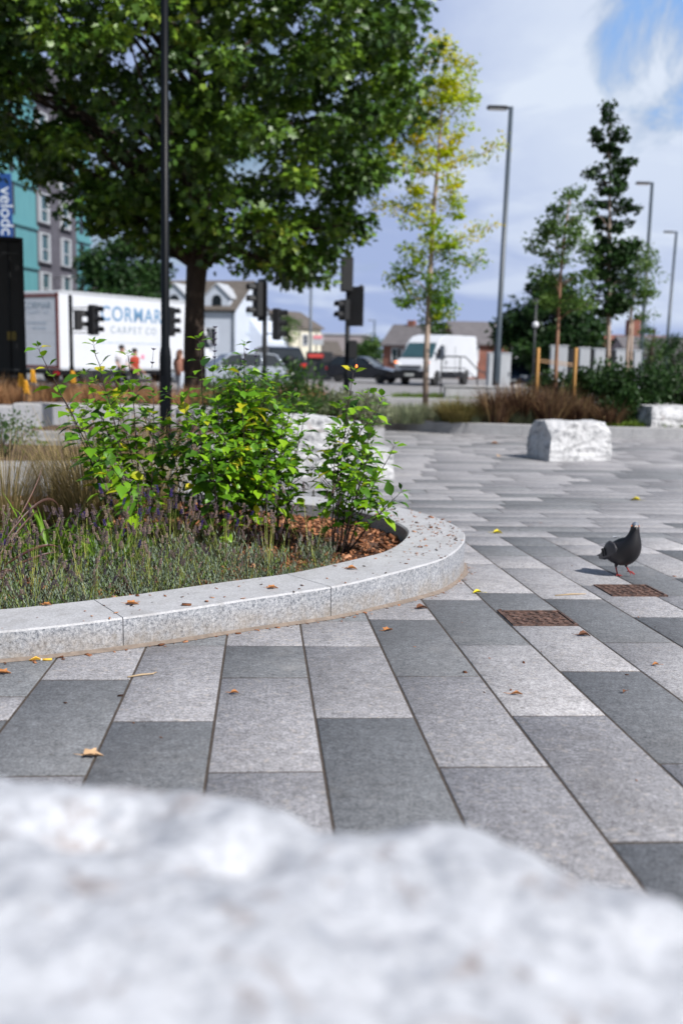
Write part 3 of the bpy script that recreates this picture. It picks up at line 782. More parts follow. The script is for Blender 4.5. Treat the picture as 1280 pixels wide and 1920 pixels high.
def foreground_rock():
    nx, ny = 230, 150
    bx = [-.95, -.45, -.345, -.25, -.16, -.06, -.02, .05, .10, .16, .22, .27, .32, .36, .45, .8]
    by = [1.06, 1.09, 1.045, 1.045, 1.035, .985, .95, .965, .985, .955, .885, .868, .862, .80, .72, .45]
    V = []; Fs = []
    for j in range(ny + 1):
        t = j / ny
        for i in range(nx + 1):
            x = -.95 + 1.85 * i / nx
            yb = float(np.interp(x, bx, by)); yb += .012 * mnoise.noise(Vector((x * 11, 2, 0)))
            # t<.72 top surface, beyond: rounds over and drops to the ground at the back
            if t < .80:
                s = t / .80; y = -.35 + (yb + .35) * s
                z = .905 - .03 * max(0, x) - .10 * max(0, x - .18)
                z += .012 * mnoise.fractal(Vector((x * 3.0, y * 3.0, 4)), 1, 2, 6) + .0045 * mnoise.fractal(Vector((x * 18, y * 18, 1)), .7, 2, 5)
                z -= .05 * math.exp(-((x + .235) ** 2 / .004 + (y - .93) ** 2 / .0016)) + .03 * math.exp(-((x + .08) ** 2 / .002 + (y - .86) ** 2 / .001))
                z -= .022 * max(0, (s - .93) / .07) ** 2
                z -= .3 * max(0, (.12 - s) / .12) ** 2
                ed = min(1, (x + .95) / .12, (.90 - x) / .12); z -= .25 * (1 - ed) ** 2
            else:
                s = (t - .80) / .20; y = yb + .05 * math.sin(s * math.pi / 2) + .05 * s + .02 * mnoise.noise(Vector((x * 5, s * 4, 9)))
                ztop = .905 - .03 * max(0, x) - .10 * max(0, x - .18) - .022 + .012 * mnoise.fractal(Vector((x * 3.0, yb * 3.0, 4)), 1, 2, 6) + .0045 * mnoise.fractal(Vector((x * 18, yb * 18, 1)), .7, 2, 5)
                ed = min(1, (x + .95) / .12, (.90 - x) / .12); ztop -= .25 * (1 - ed) ** 2
                z = ztop - (ztop - .25) * s ** 1.3
            V.append((x, y, z))
    for j in range(ny):
        for i in range(nx): a = j * (nx + 1) + i; Fs.append((a, a + 1, a + nx + 2, a + nx + 1))
    # skirt down to the ground on the other three sides and a base
    b = len(V); rim = [i for i in range(nx + 1)] + [j * (nx + 1) + nx for j in range(1, ny + 1)]
    rim += [ny * (nx + 1) + i for i in range(nx - 1, -1, -1)] + [j * (nx + 1) for j in range(ny - 1, 0, -1)]
    for r in rim: V.append((V[r][0] * 1.02, V[r][1], .24))
    n = len(rim)
    for k in range(n): Fs.append((rim[k], b + k, b + (k + 1) % n, rim[(k + 1) % n]))
    Fs.append(tuple(b + k for k in range(n)))
    mb = MB(); mb.add(V, Fs, smooth=True); o = mb.build('boulder', [M['rock']]); tag(o, 'huge blurred white marbled boulder filling the bottom of the photo', 'boulder')
foreground_rock()

# ------------------------------------------------------------------ inspection covers
def cover(px, py, label):
    P = G(px, py); a = math.atan2(PDIR[1], PDIR[0]) - math.pi / 2
    t = thing('inspection_cover', label, 'inspection cover', (P[0], P[1], gz(P[1])), a, 'rusty iron covers in the paving'); t.rotation_euler = (-.037, 0, a)
    mb = MB(); s = .148
    for cx, cy, w, h in ((0, -s + .006, 2 * s, .012), (0, s - .006, 2 * s, .012), (-s + .006, 0, .012, 2 * s - .024), (s - .006, 0, .012, 2 * s - .024)): mb.box((cx, cy, 0), (w, h, .014))
    mb.build('frame', [M['rust']], t)
    mb = MB(); mb.box((0, 0, -.002), (.268, .268, .010))
    for i in range(7):
        for j in range(7):
            mb.box((-.108 + i * .036, -.108 + j * .036, .0045), (.028, .009, .005), rz=R(45 if (i + j) % 2 else -45), bev=.0015)
    for sx in (-1, 1): mb.box((sx * .09, 0, .003), (.018, .045, .004))
    mb.build('lid', [M['rust']], t)
    return t
cover(1006, 1160, 'rusty square iron cover in the paving, nearer and left of the other')
cover(1180, 1108, 'rusty square iron cover in the paving just below the pigeon')

# ------------------------------------------------------------------ fallen leaves and litter
def fallen(px, py, size, mat, label, T=T_LOBED, rz=None, name='fallen_leaf', onkerb=False, cat='fallen leaf', aspect=.9, stalk=True):
    P = ZP(px, py, KT) if onkerb else G(px, py)
    z = (KT if onkerb else gz(P[1])) + .004
    rz = RNG.uniform(0, 6.3) if rz is None else rz
    tv, tf = T; mb = MB(); V = []
    for a, b, c in tv: V.append(((a - .5) * size, b * size * aspect, c * size * 1.2 + abs(b) * size * .35 + .002))
    n = len(V); V2 = [(x, y, z_ + .0012) for x, y, z_ in V]
    mb.add(V2, tf); mb.add(V, [f[::-1] for f in tf])
    if stalk: mb.tube([(-.5 * size, 0, .003), (-.8 * size, .08 * size, .004), (-1.0 * size, .2 * size, .004)], [.0012, .001, .0008], 5)
    o = mb.build(name, [mat], None, (P[0], P[1], z), fix=False); o.rotation_euler = (0, 0, rz); tag(o, label, cat); return o
fallen(176, 1419, .055, M['paleleaf'], 'pale tan fallen leaf on the dark slab just above the foreground boulder', rz=.2)
fallen(68, 1240, .05, M['cigfilter'], 'small yellow scrap of leaf lying at the kerb foot, far left', T=T_SMALL, rz=.3, aspect=.4, stalk=False)
fallen(933, 1000, .075, M['yleaf'], 'bright yellow leaf on the pale paving left of the pigeon', T=T_OVATE, rz=.1)
fallen(894, 1113, .05, M['yleaf'], 'yellowish leaf with a long curved stalk right of the kerb nose', T=T_OVATE, rz=3.3)
fallen(728, 1183, .045, M['dryleaf'], 'small curled brown leaf on the dark slab below the middle of the kerb', rz=.7)
fallen(440, 1302, .030, M['dryleaf'], 'small orange brown leaf on the light slab in the middle foreground', T=T_OVATE, rz=.2)
fallen(790, 1142, .06, M['brownleaf'], 'folded brown leaf beside the kerb near its curve', T=T_OVATE, rz=.4)
fallen(858, 1082, .05, M['dryleaf'], 'orange leaf caught at the foot of the kerb nose', rz=1.4)
fallen(1095, 1193, .055, M['brownleaf'], 'flat dark brown leaf on the pale slab right of the nearer iron cover', T=T_OVATE, rz=.1)
fallen(968, 1304, .045, M['dryleaf'], 'thin tan leaf on the palest slab in the middle right', T=T_SMALL, rz=.1, aspect=.4)
fallen(1228, 1249, .028, M['dryleaf'], 'tiny orange leaf on a pale slab at right', T=T_OVATE)
fallen(1170, 1305 - 5, .022, M['brownleaf'], 'tiny brown leaf on the dark slab at right', T=T_OVATE)
fallen(513, 1104, .045, M['dryleaf'], 'orange brown leaf on the kerb top below the lavender', rz=.3, onkerb=True)
fallen(250, 1134, .05, M['dryleaf'], 'orange leaf on the kerb top beside the open joint', rz=.2, onkerb=True)
fallen(90, 1136, .035, M['dryleaf'], 'tan leaf on the kerb top at the left end', rz=.1, onkerb=True)
fallen(660, 1068, .05, M['dryleaf'], 'brown leaf on the kerb top in front of the bare mulch', rz=.1, onkerb=True, T=T_OVATE)
fallen(10, 1264, .045, M['dryleaf'], 'orange leaf on the dark slab at the far left edge', rz=.2)
fallen(1190, 938, .10, M['yleaf'], 'blurred yellow leaf on the paving above the pigeon', T=T_OVATE)
fallen(926, 832, .12, M['dryleaf'], 'blurred orange leaf on the far paving left of the squared boulder', T=T_OVATE)
fallen(935, 853 + 3, .10, M['paleleaf'], 'blurred tan leaf nearer than the orange one left of the squared boulder', T=T_OVATE)
P = G(80, 1239)
mb = MB(); mb.tube([(0, 0, .0045), (.034, .006, .0045)], .0042, 10, 0); mb.tube([(-.008, -.0015, .0045), (0, 0, .0045)], .0041, 10, 1)
o = mb.build('cigarette_end', [M['cigfilter'], M['cigwhite']], None, (P[0], P[1], gz(P[1]))); tag(o, 'yellow cigarette end at the foot of the kerb, far left', 'cigarette end')
P = G(267, 1267)
mb = MB(); mb.tube([(-.045, -.03, .004), (.0, -.004, .006), (.04, .012, .005)], [.003, .0035, .002], 6); mb.tube([(.03, .008, .005), (.045, .03, .005)], .002, 5)
o = mb.build('dry_twig', [M['twig']], None, (P[0], P[1], gz(P[1]))); tag(o, 'short forked pale twig on the light slab below the kerb joint', 'twig')
P = G(1070, 1116)
mb = MB(); mb.tube([(-.09, -.03, .004), (.0, .0, .006), (.08, .015, .005)], [.003, .004, .002], 6)
o = mb.build('dry_twig', [M['twig']], None, (P[0], P[1], gz(P[1]))); tag(o, 'thin pale twig lying between the two iron covers', 'twig')

# ------------------------------------------------------------------ salvia shrubs
def salvia(label, base, stems, seed, leafscale=1.0, yellow=.05, branch=.45, flowers=()):
    """base (x,y); stems: list of (base offset xy, tip world xyz)"""
    rs = np.random.default_rng(seed); b0 = Vector((base[0], base[1], MZ - .01))
    root = thing('salvia_shrub', label, 'shrub', b0, group='leafy green salvias in the near bed')
    LP, LD, LN, LL, LT = [], [], [], [], []; smb = MB(); fms = []
    def leafpair(p, axis, ang, size, lift):
        side = axis.orthogonal().normalized(); side.rotate(Matrix.Rotation(ang, 3, axis))
        for sg in (-1, 1):
            d = (side * sg + axis * lift).normalized(); d.z += rs.normal(0, .16) - .05; d.normalize()
            pet = size * rs.uniform(.22, .4); q = p + d * pet
            if size > .02: smb.tube([p, p + d * pet * .5 + Vector((0, 0, .003)), q], [.0011, .0009, .0008], 4, cap=False)
            dd = Vector((d.x, d.y, d.z - rs.uniform(.0, .42))); nn = Vector((rs.normal(0, .22), rs.normal(0, .22), 1))
            s = size * rs.uniform(.75, 1.2)
            LP.append(q); LD.append(dd.normalized()); LN.append(nn.normalized()); LL.append(s)
            LT.append(rs.uniform(.93, 1) if rs.random() < yellow else min(.86, max(0, rs.normal(.48, .27))))
    def shoot(p0, p1, r0, depth, bow):
        L = (p1 - p0).length; n = max(3, int(L / .052)); pts = []
        for i in range(n + 1):
            t = i / n; pts.append(p0.lerp(p1, t) + bow * math.sin(t * math.pi) * L + Vector((rs.normal(), rs.normal(), 0)) * .0025)
        smb.tube(pts, [r0 * (1 - .72 * i / n) for i in range(n + 1)], 6)
        ang = rs.uniform(0, 3)
        start = int(n * (.26 if depth == 0 else .25))
        for i in range(start, n + 1):
            t = i / n; ax = (pts[min(i + 1, n)] - pts[max(i - 1, 0)]).normalized(); ang += math.pi / 2 + rs.normal(0, .15)
            size = leafscale * 1.40 * (.074 - .030 * abs(t - .55) if t < .9 else .045) * (1 if depth == 0 else .78)
            if depth == 0 and t < .45 and rs.random() < .5: continue
            leafpair(pts[i], ax, ang, size, .25 + .35 * t)
            if i == n: leafpair(pts[i] + ax * .012, ax, ang + 1.57, size * .7, .7); leafpair(pts[i] + ax * .02, ax, ang + .3, size * .4, 1.2)
            if depth == 0 and .18 < t < .82 and rs.random() < branch:
                sd = ax.orthogonal().normalized(); sd.rotate(Matrix.Rotation(ang, 3, ax)); ln = L * rs.uniform(.12, .30) * (1.1 - t * .5)
                for sg in ((-1, 1) if rs.random() < .5 else (rs.choice([-1, 1]),)):
                    e = pts[i] + (sd * sg * .72 + Vector((0, 0, .75))).normalized() * ln
                    shoot(pts[i], e, r0 * .5, 1, Vector((sd.x * sg, sd.y * sg, 0)) * .06)
    for off, tip in stems:
        p0 = Vector((base[0] + off[0], base[1] + off[1], MZ - .01)); p1 = Vector(tip)
        out = (p1 - p0); out.z = 0
        shoot(p0, p1, .0062, 0, -out.normalized() * .03 if out.length > .05 else Vector((0, 0, 0)))
    for (p, axis, n, ln) in flowers:   # dark bud spikes
        p = Vector(p); axis = Vector(axis).normalized()
        fmb = MB(); fms.append(fmb)
        fmb.tube([p, p + axis * ln * .6, p + axis * ln], [.0016, .0013, .001], 5)
        for k in range(n):
            t = .25 + .75 * k / max(1, n - 1); c = p + axis * ln * t
            for a in range(4):
                d = axis.orthogonal().normalized(); d.rotate(Matrix.Rotation(a * 1.57 + k * .8, 3, axis)); d = (d + axis * .8).normalized()
                fmb.tube([c, c + d * .008, c + d * .017], [.0012, .0034, .0012], 5)
    loc = b0
    smb.v = [tuple(Vector(v) - loc) for v in smb.v]; smb.build('stem', [M['salvia_stem']], root, fix=False)
    P = np.array([tuple(q - loc) for q in LP]); LLa = np.array(LL)
    leaves_mesh('foliage', P, [tuple(q) for q in LD], [tuple(q) for q in LN], LLa, LLa * .80, T_OVATE, np.array(LT), [M['salvia']], root)
    for fmb in fms: fmb.v = [tuple(Vector(v) - loc) for v in fmb.v]; fmb.build('flower_spike', [M['salvia_flower']], root, fix=False)
    return root

def tips(lst): return [((ox, oy), tuple(AT(px, py, D))) for (ox, oy, px, py, D) in lst]
def bpt(px, py): p = ZP(px, py, MZ); return (p[0], p[1])
def spike(px, py, D, dx=0, n=4, ln=.09): p = AT(px, py, D); return (p, (dx, 0, 1), n, ln)
# left shrub
b = (-1.17, 5.55)
salvia('tall open salvia at left with dark bare lower stems, in front of the white lorry', b, tips([
    (-.04, 0, 72, 655, 5.3), (0, .03, 176, 648, 5.4), (.03, 0, 240, 668, 5.6), (-.10, .05, 118, 745, 5.5),
    (.06, .08, 210, 700, 5.9), (.10, -.02, 288, 745, 5.5), (-.02, -.06, 150, 790, 5.2), (.16, -.08, 205, 925 - 60, 5.0), (.02, .12, 160, 705, 5.8)]), 3, 1.0, .02, .24,
    flowers=[spike(285, 690, 5.6, .1, 2, .10)])
b = (-.93, 5.75)
salvia('slender salvia between the left one and the dense middle clump, before the black lamp column', b, tips([
    (0, 0, 262, 760, 5.7), (.03, .02, 312, 800, 5.6), (-.04, .02, 225, 790, 5.9)]), 4, 1.0, .05, .3)
# centre clump
b = (-.74, 5.65)
salvia('dense salvia at the left of the middle clump, its tip crossing the plane tree trunk', b, tips([
    (-.02, 0, 374, 640, 5.4), (.03, .02, 400, 700, 5.6), (-.05, -.03, 345, 750, 5.4), (.02, -.05, 372, 800, 5.2), (-.02, .05, 350, 820, 5.8), (.06, 0, 408, 760, 5.5), (.05, -.06, 395, 850, 5.1)]), 5, .95, .035, .34,
    flowers=[spike(402, 690, 5.6, .02, 6, .22)])
b = (-.56, 5.75)
salvia('dense bright salvia in the middle of the clump with dark flower spikes above it', b, tips([
    (0, 0, 458, 650, 5.5), (.04, .03, 470, 705, 5.7), (-.04, .02, 430, 730, 5.6), (.02, -.05, 455, 780, 5.3), (.05, .05, 500, 720, 5.9), (-.05, -.04, 420, 820, 5.2), (.0, .07, 445, 760, 6.0), (.06, -.03, 480, 830, 5.3), (-.02, .03, 440, 700, 5.7)]), 6, .95, .10, .6,
    flowers=[spike(440, 720, 5.6, .35, 6, .20), spike(478, 690, 5.7, .05, 3, .10)])
b = (-.40, 5.80)
salvia('bushy salvia at the right of the middle clump, leaning towards the white boulder', b, tips([
    (0, 0, 520, 712, 5.8), (.03, .02, 548, 745, 5.8), (-.04, .02, 490, 750, 5.8), (.02, -.05, 530, 790, 5.5), (.06, .04, 575, 765, 6.0), (-.03, -.05, 500, 850, 5.4), (.05, .07, 560, 800, 6.1), (.08, -.02, 545, 850, 5.6)]), 7, .90, .03, .34)
b = (-.62, 6.35)
salvia('salvia at the back of the middle clump, mostly hidden by the nearer ones', b, tips([
    (0, 0, 470, 730, 6.4), (.05, 0, 520, 760, 6.5), (.08, 0, 560, 750, 6.6)]), 8, .95, .05, .4)
# right shrub
b = (-.02, 5.62)
salvia('rightmost airy salvia over the bare mulch, with an orange spot at its tip', b, tips([
    (0, 0, 662, 700, 5.55), (.03, .02, 715, 748, 5.8), (.05, 0, 738, 838, 5.6), (-.03, .02, 628, 812, 5.5), (.05, .03, 750, 925, 5.5), (.01, .05, 690, 740, 5.9), (.02, -.04, 690, 860, 5.3), (-.02, .05, 640, 770, 5.9), (.04, .05, 700, 820, 5.9)]), 9, .95, .035, .40)
tip = AT(668, 688, 5.5); mb = MB(); mb.lathe([(.001, -.006), (.007, 0), (.006, .008), (.001, .014)], 8)
for ob in COL.objects:
    if ob.name.startswith('salvia_shrub') and 'rightmost' in ob['label']:
        mb.v = [tuple(np.array(v) + tip - np.array(ob.location)) for v in mb.v]; mb.build('flower', [M['orange']], ob)  # bud borrows the emitting indicator material, so its glow is painted in

# ------------------------------------------------------------------ lavender
def make_lavender(seed, h=.24, spread=.19, nb=620, ns=26, full=True, fl_bias=0.0):
    rs = np.random.default_rng(seed)
    root = thing('lavender_plant', None, None)
    # needle foliage : short shoots with narrow leaves
    B, D, Ln, Tt = [], [], [], []
    for s in range(nb // 12):
        a = rs.uniform(0, 6.28); r = spread * math.sqrt(rs.random()); hh = h * rs.uniform(.45, 1.0) * (1 - .35 * (r / spread) ** 2)
        ax = Vector((math.cos(a) * r * 1.1, math.sin(a) * r * 1.1, hh * .9)).normalized(); p0 = Vector((math.cos(a) * r * .55, math.sin(a) * r * .55, hh * .15))
        tt = rs.uniform(.15, .85) if rs.random() < .8 else .97
        for k in range(14):
            t = k / 13; p = p0 + ax * hh * t; aa = k * 2.4 + s
            d = Vector((math.cos(aa), math.sin(aa), .9 + t)).normalized()
            B.append(p); D.append(d); Ln.append(rs.uniform(.022, .042)); Tt.append(min(1, max(0, tt + rs.normal(0, .08))))
    mbw = MB()
    for q in range(9): a = rs.uniform(0, 6.28); mbw.tube([(0, 0, -.01), (math.cos(a) * spread * .3, math.sin(a) * spread * .3, h * .25), (math.cos(a) * spread * .6, math.sin(a) * spread * .6, h * .6)], [.006, .004, .002], 5)
    mbw.build('woody_stem', [M['bark_dark']], root, fix=False)
    blades_mesh('foliage', [tuple(q) for q in B], [tuple(q) for q in D], np.array(Ln), .0052, .15, np.array(Tt), [M['lav']], root, nseg=2)
    if ns:
        SB, SD, SL, ST = [], [], [], []
        for s in range(ns):
            a = rs.uniform(0, 6.28); r = spread * .5 * math.sqrt(rs.random()); ln = rs.uniform(.20, .42)
            d = Vector((math.cos(a) * rs.uniform(.1, .55), math.sin(a) * rs.uniform(.1, .55), 1)).normalized(); p0 = Vector((math.cos(a) * r, math.sin(a) * r, .05))
            SB.append(tuple(p0)); SD.append(tuple(d)); SL.append(ln); ST.append(rs.random())
            fmb = MB(); tipp = p0 + d * ln * .97; t = rs.uniform(0, .86) if rs.random() < .94 - fl_bias else rs.uniform(.92, 1); sl = rs.uniform(.025, .055); q = 0
            while q < sl:
                c = tipp + d * (q - sl * .3); rr = .0064 * (1 - .35 * q / sl) * rs.uniform(.8, 1.2)
                for m_ in range(4):
                    aa = m_ * 1.57 + q * 300; o = Vector((math.cos(aa), math.sin(aa), .3)) * rr
                    tt2 = min(1, max(0, t + rs.normal(0, .05))) if t < .9 else t
                    fmb.tube([c + o * .2, c + o, c + o * 1.25 + d * .004], [.001, .0028, .0008], 4, t=tt2)
                q += .0075
            fmb.build('flower_head', [M['lav_fl']], root, fix=False)
        SB = np.array(SB); n = len(SB); V1, f1, l1, k1 = blades_arrays(SB, np.array(SD), np.array(SL), .0027, .06, 3)
        me = np_mesh('stalk', V1, f1, l1, tint=np.repeat(ST, k1), smooth=True); link_mesh('stalk', me, [M['lav_stalk']], root)
    return root
lav_protos = [make_lavender(100 + i, ns=n_, fl_bias=b_) for i, (n_, b_) in enumerate([(20, 0), (28, .04), (13, 0), (24, .06)])]
lav_spots = []
yy = 4.0; row = 0
for row, (off, count) in enumerate([(.15, 14), (.36, 12), (.62, 10), (.90, 8), (1.18, 6)]):
    L_in = offset(NOc, .34 + off)
    dL = np.concatenate([[0], np.cumsum(np.linalg.norm(np.diff(L_in, axis=0), axis=1))])
    # along the front side, X from -1.75 to about -.1
    fr = [p for p in L_in[:118]]
    xs_ = np.linspace(-1.85 - .08 * row, [-.02, -.45, -.60, -.70, -.90][row], count)
    for x in xs_:
        j = min(range(len(fr)), key=lambda q: abs(fr[q][0] - x)); lav_spots.append((fr[j][0] + RNG.normal(0, .03), fr[j][1] + RNG.normal(0, .03), row, x))
LBL = ['in the front row against the kerb', 'in the second row from the kerb', 'in the third row from the kerb', 'in the fourth row from the kerb', 'in the back row by the salvias']
ORD = ['leftmost', 'second from left', 'third from left', 'fourth from left', 'fifth from left', 'sixth from left', 'seventh from left', 'eighth from left', 'ninth from left', 'tenth from left', 'eleventh from left', 'twelfth from left', 'thirteenth from left', 'rightmost']
cnt = {}
used = [False] * 4
for (x, y, row, xx) in lav_spots:
    k = cnt.get(row, 0); cnt[row] = k + 1
    pi = int(RNG.integers(0, 4)) if row > 1 else (2 if RNG.random() < .75 else 0)
    if not used[pi]: o = lav_protos[pi]; used[pi] = True
    else: o = copy_tree(lav_protos[pi])
    s = RNG.uniform(.8, 1.05) * (.72 if row == 0 else (.86 if row == 1 else .95)) * (.78 if (row == 0 and x > -.45) else 1)
    place(o, (x, y, MZ - .01), RNG.uniform(0, 6.3), (s, s, s * RNG.uniform(.9, 1.1)))
    tag(o, 'lavender %s, %s' % (LBL[row], ORD[k]), 'lavender', 'lavender plants in the near bed')
for i, u_ in enumerate(used):
    if not u_:
        for ch in list(lav_protos[i].children): bpy.data.objects.remove(ch)
        bpy.data.objects.remove(lav_protos[i])
def small_lavender(px, py, label, sc, seed):
    p = ZP(px, py, MZ); o = make_lavender(seed, .16, .10, 420, 9); place(o, (p[0], p[1], MZ - .01), 0, sc)
    tag(o, label, 'lavender', 'lavender plants in the near bed')
small_lavender(585, 1052, 'small straggly lavender with pale dry stalks on the bare mulch', 1.05, 140)
small_lavender(500, 1062, 'small grey lavender at the mulch edge, left of the straggly one', .9, 141)

# ------------------------------------------------------------------ grasses at left of the bed
def tuft(name, label, cat, base, n, h, spread, w, bend, mat, seed, group=None, flop=.35, tlo=0, thi=1, nseg=5, seedheads=False):
    rs = np.random.default_rng(seed); root = thing(name, label, cat, base, group=group)
    a = rs.uniform(0, 6.28, n); r = spread * np.sqrt(rs.random(n)) * .5
    B = np.stack([np.cos(a) * r, np.sin(a) * r, np.zeros(n)], 1)
    tilt = rs.uniform(0, flop, n); D = np.stack([np.cos(a) * tilt, np.sin(a) * tilt, np.ones(n)], 1)
    blades_mesh('blades', B, D, h * rs.uniform(.55, 1.05, n), w, bend * rs.uniform(.3, 1.3, n), rs.uniform(tlo, thi, n), [mat], root, nseg=nseg)
    return root
def onbed(x, y): return (x, y, MZ - .01)
tuft('feather_grass', 'tall straw coloured feather grass between the seating wall and the left salvia', 'ornamental grass', onbed(-1.62, 6.3), 900, .95, .30, .0028, .5, M['stipa'], 31, 'feather grasses in the near bed')
tuft('feather_grass', 'wispy brownish feather grass at the far left edge of the bed', 'ornamental grass', onbed(-2.15, 6.3), 420, .85, .34, .0026, .5, M['stipa'], 32, 'feather grasses in the near bed')
tuft('feather_grass', 'thin feather grass behind the left salvia stems', 'ornamental grass', onbed(-1.25, 6.75), 500, .85, .30, .0028, .5, M['stipa'], 33, 'feather grasses in the near bed')
tuft('feather_grass', 'feather grass clump left of the tall straw coloured one', 'ornamental grass', onbed(-1.92, 6.6), 420, .8, .26, .0026, .5, M['stipa'], 34, 'feather grasses in the near bed')
tuft('strappy_plant', 'bright green strappy leaved clump at left behind the lavender', 'perennial', onbed(-1.50, 5.10), 90, .52, .30, .016, .9, M['strap'], 41, 'green strappy perennials in the near bed', .8)
tuft('strappy_plant', 'bright green strappy clump at the base of the left salvia', 'perennial', onbed(-1.18, 4.98), 50, .44, .22, .015, .7, M['strap'], 42, 'green strappy perennials in the near bed', .7)
tuft('strappy_plant', 'bright green strappy clump at the far left edge', 'perennial', onbed(-1.78, 5.1), 90, .50, .3, .016, .9, M['strap'], 43, 'green strappy perennials in the near bed', .8)
def flax():
    base = Vector((-1.72, 4.55, MZ)); t = thing('bronze_flax', 'bronze flax with arching brown strap leaves at the left edge', 'flax plant', base)
    arcs = [((0, 1010), (60, 940), (82, 860 + 5), 4.9), ((0, 1085), (40, 985), (70, 958), 4.8), ((20, 1100), (90, 890), (118, 935 + 50), 4.9), ((-10, 1000), (40, 1050), (105, 1035), 4.5), ((-10, 1022), (60, 1018), (110, 1026), 4.4), ((-20, 1090), (-10, 900), (-60, 900), 4.7), ((0, 1100), (10, 1060), (32, 1078), 4.3)]
    for i, (a, b, c, D) in enumerate(arcs):
        A = base; B_ = Vector(AT(*b, D)); C_ = Vector(AT(*c, D + .1)); mb = MB(); V = []; n = 14
        P1 = B_ * 1.3 - (A + C_) * .15
        for k in range(n + 1):
            tt = k / n; p = A * (1 - tt) ** 2 + P1 * 2 * tt * (1 - tt) + C_ * tt * tt
            w = .0075 * (1 - tt ** 3) * (.5 + tt) + .001
            V += [(p - base) + Vector((0, .3 * w, w * .9)), (p - base) + Vector((0, -.4 * w, 0)), (p - base) + Vector((0, .3 * w, -w * .9))]
        Fs = []
        for k in range(n):
            for q in range(2): Fs.append((k * 3 + q, k * 3 + q + 1, k * 3 + 4 + q, k * 3 + 3 + q))
        mb.add(V, Fs, t=RNG.random(), smooth=True); mb.build('leaf', [M['flax']], t, fix=False)
flax()

# ------------------------------------------------------------------ planting further back
def dry_grass_field(name, label, n, xr, yr, z, h, mat, w=.006, bend=.5, seed=1, flop=.5, tl=0, th=1):
    rs = np.random.default_rng(seed)
    cl = n // 45; cx = rs.uniform(xr[0], xr[1], cl); cy = rs.uniform(yr[0], yr[1], cl); ch = rs.uniform(.6, 1.1, cl); ct = rs.uniform(0, 1, cl)
    k = rs.integers(0, cl, n); a = rs.uniform(0, 6.28, n); r = .13 * np.sqrt(rs.random(n))
    B = np.stack([cx[k] + np.cos(a) * r, cy[k] + np.sin(a) * r, np.full(n, z)], 1); tl_ = rs.uniform(0, flop, n)
    D = np.stack([np.cos(a) * tl_, np.sin(a) * tl_, np.ones(n)], 1)
    o = blades_mesh(name, B, D, h * ch[k] * rs.uniform(.5, 1.05, n), w, bend * rs.uniform(.2, 1.2, n), np.clip(tl + (th - tl) * (ct[k] * .6 + rs.uniform(0, .4, n)), 0, 1), [mat], None, nseg=3)
    tag(o, label, None, kind='stuff'); return o
dry_grass_field('dry_grass', 'dry brown ornamental grass filling the raised bed behind the seating wall', 15000, (-10.5, -.4), (17.4, 22.6), .40, .62, M['drygrass'], .010, .5, 51)
dry_grass_field('verge_grass', 'short green grass strip in front of the road', 7000, (1.6, 6), (29.3, 32), .1, .32, M['turf'], .02, .4, 52)
dry_grass_field('lavender_strip', 'grey green low planting along the left end of the far kerb', 9000, (.95, 4.2), (18.95, 21.5), .15, .42, M['grey_green'], .012, .3, 53)
dry_grass_field('ground_cover', 'low green ground cover behind the far kerb and the boulders', 9000, (4.5, 12), (18.8, 20), .15, .2, M['turf'], .02, .5, 54)

def shrub(name, label, cat, base, rx, ry, h, n, leaf, mat, seed, T=T_SMALL, clumps=16, group=None, stems=True):
    rs = np.random.default_rng(seed); root = thing(name, label, cat, base, group=group)
    cc = []; 
    for _ in range(clumps):
        a = rs.uniform(0, 6.28); r = math.sqrt(rs.random()) * .8; cc.append((math.cos(a) * rx * r, math.sin(a) * ry * r, h * rs.uniform(.3, .95) * (1 - .35 * r * r), rs.uniform(.22, .45)))
    cc = np.array(cc); k = rs.integers(0, clumps, n); v = rs.normal(size=(n, 3)); v /= np.linalg.norm(v, axis=1, keepdims=True); rr = rs.random(n) ** .5
    P = cc[k, :3] + v * (rr * cc[k, 3] * min(rx, h) * 1.3)[:, None] * np.array([1, 1, .8]); P[:, 2] = np.abs(P[:, 2])
    D = v + rs.normal(0, .5, (n, 3)); Nn = rs.normal(0, .5, (n, 3)) + np.array([0, 0, .9])
    s = leaf * rs.uniform(.6, 1.2, n); ct = rs.random(clumps)
    leaves_mesh('foliage', P, D, Nn, s, s * .8, T, np.clip(ct[k] * .4 + rs.random(n) * .6, 0, 1), [mat], root)
    if stems:
        mb = MB()
        for c in cc[:10]: mb.tube([(c[0] * .15, c[1] * .15, 0), (c[0] * .5, c[1] * .5, c[2] * .5), tuple(c[:3])], [.014, .01, .004], 5)
        mb.build('stem', [M['bark_dark']], root, fix=False)
    return root
# bed just beyond (second planter)
for i, (x, y, r, h, m, lb) in enumerate([
        (-2.6, 11.2, .55, .45, 'bronze', 'reddish brown low shrub in the second bed, seen left of the middle salvias'),
        (-2.0, 11.6, .45, .42, 'bronze', 'brown leaved low shrub at the right end of the second bed'),
        (-3.9, 11.3, .6, .5, 'hedge', 'green low shrub in the second bed behind the feather grass'),
        (-5.2, 11.4, .7, .45, 'hedge', 'green low shrub at the far left of the second bed')]):
    shrub('low_shrub', lb, 'shrub', (x, y, .16), r, r, h, 900, .05, M[m], 60 + i)
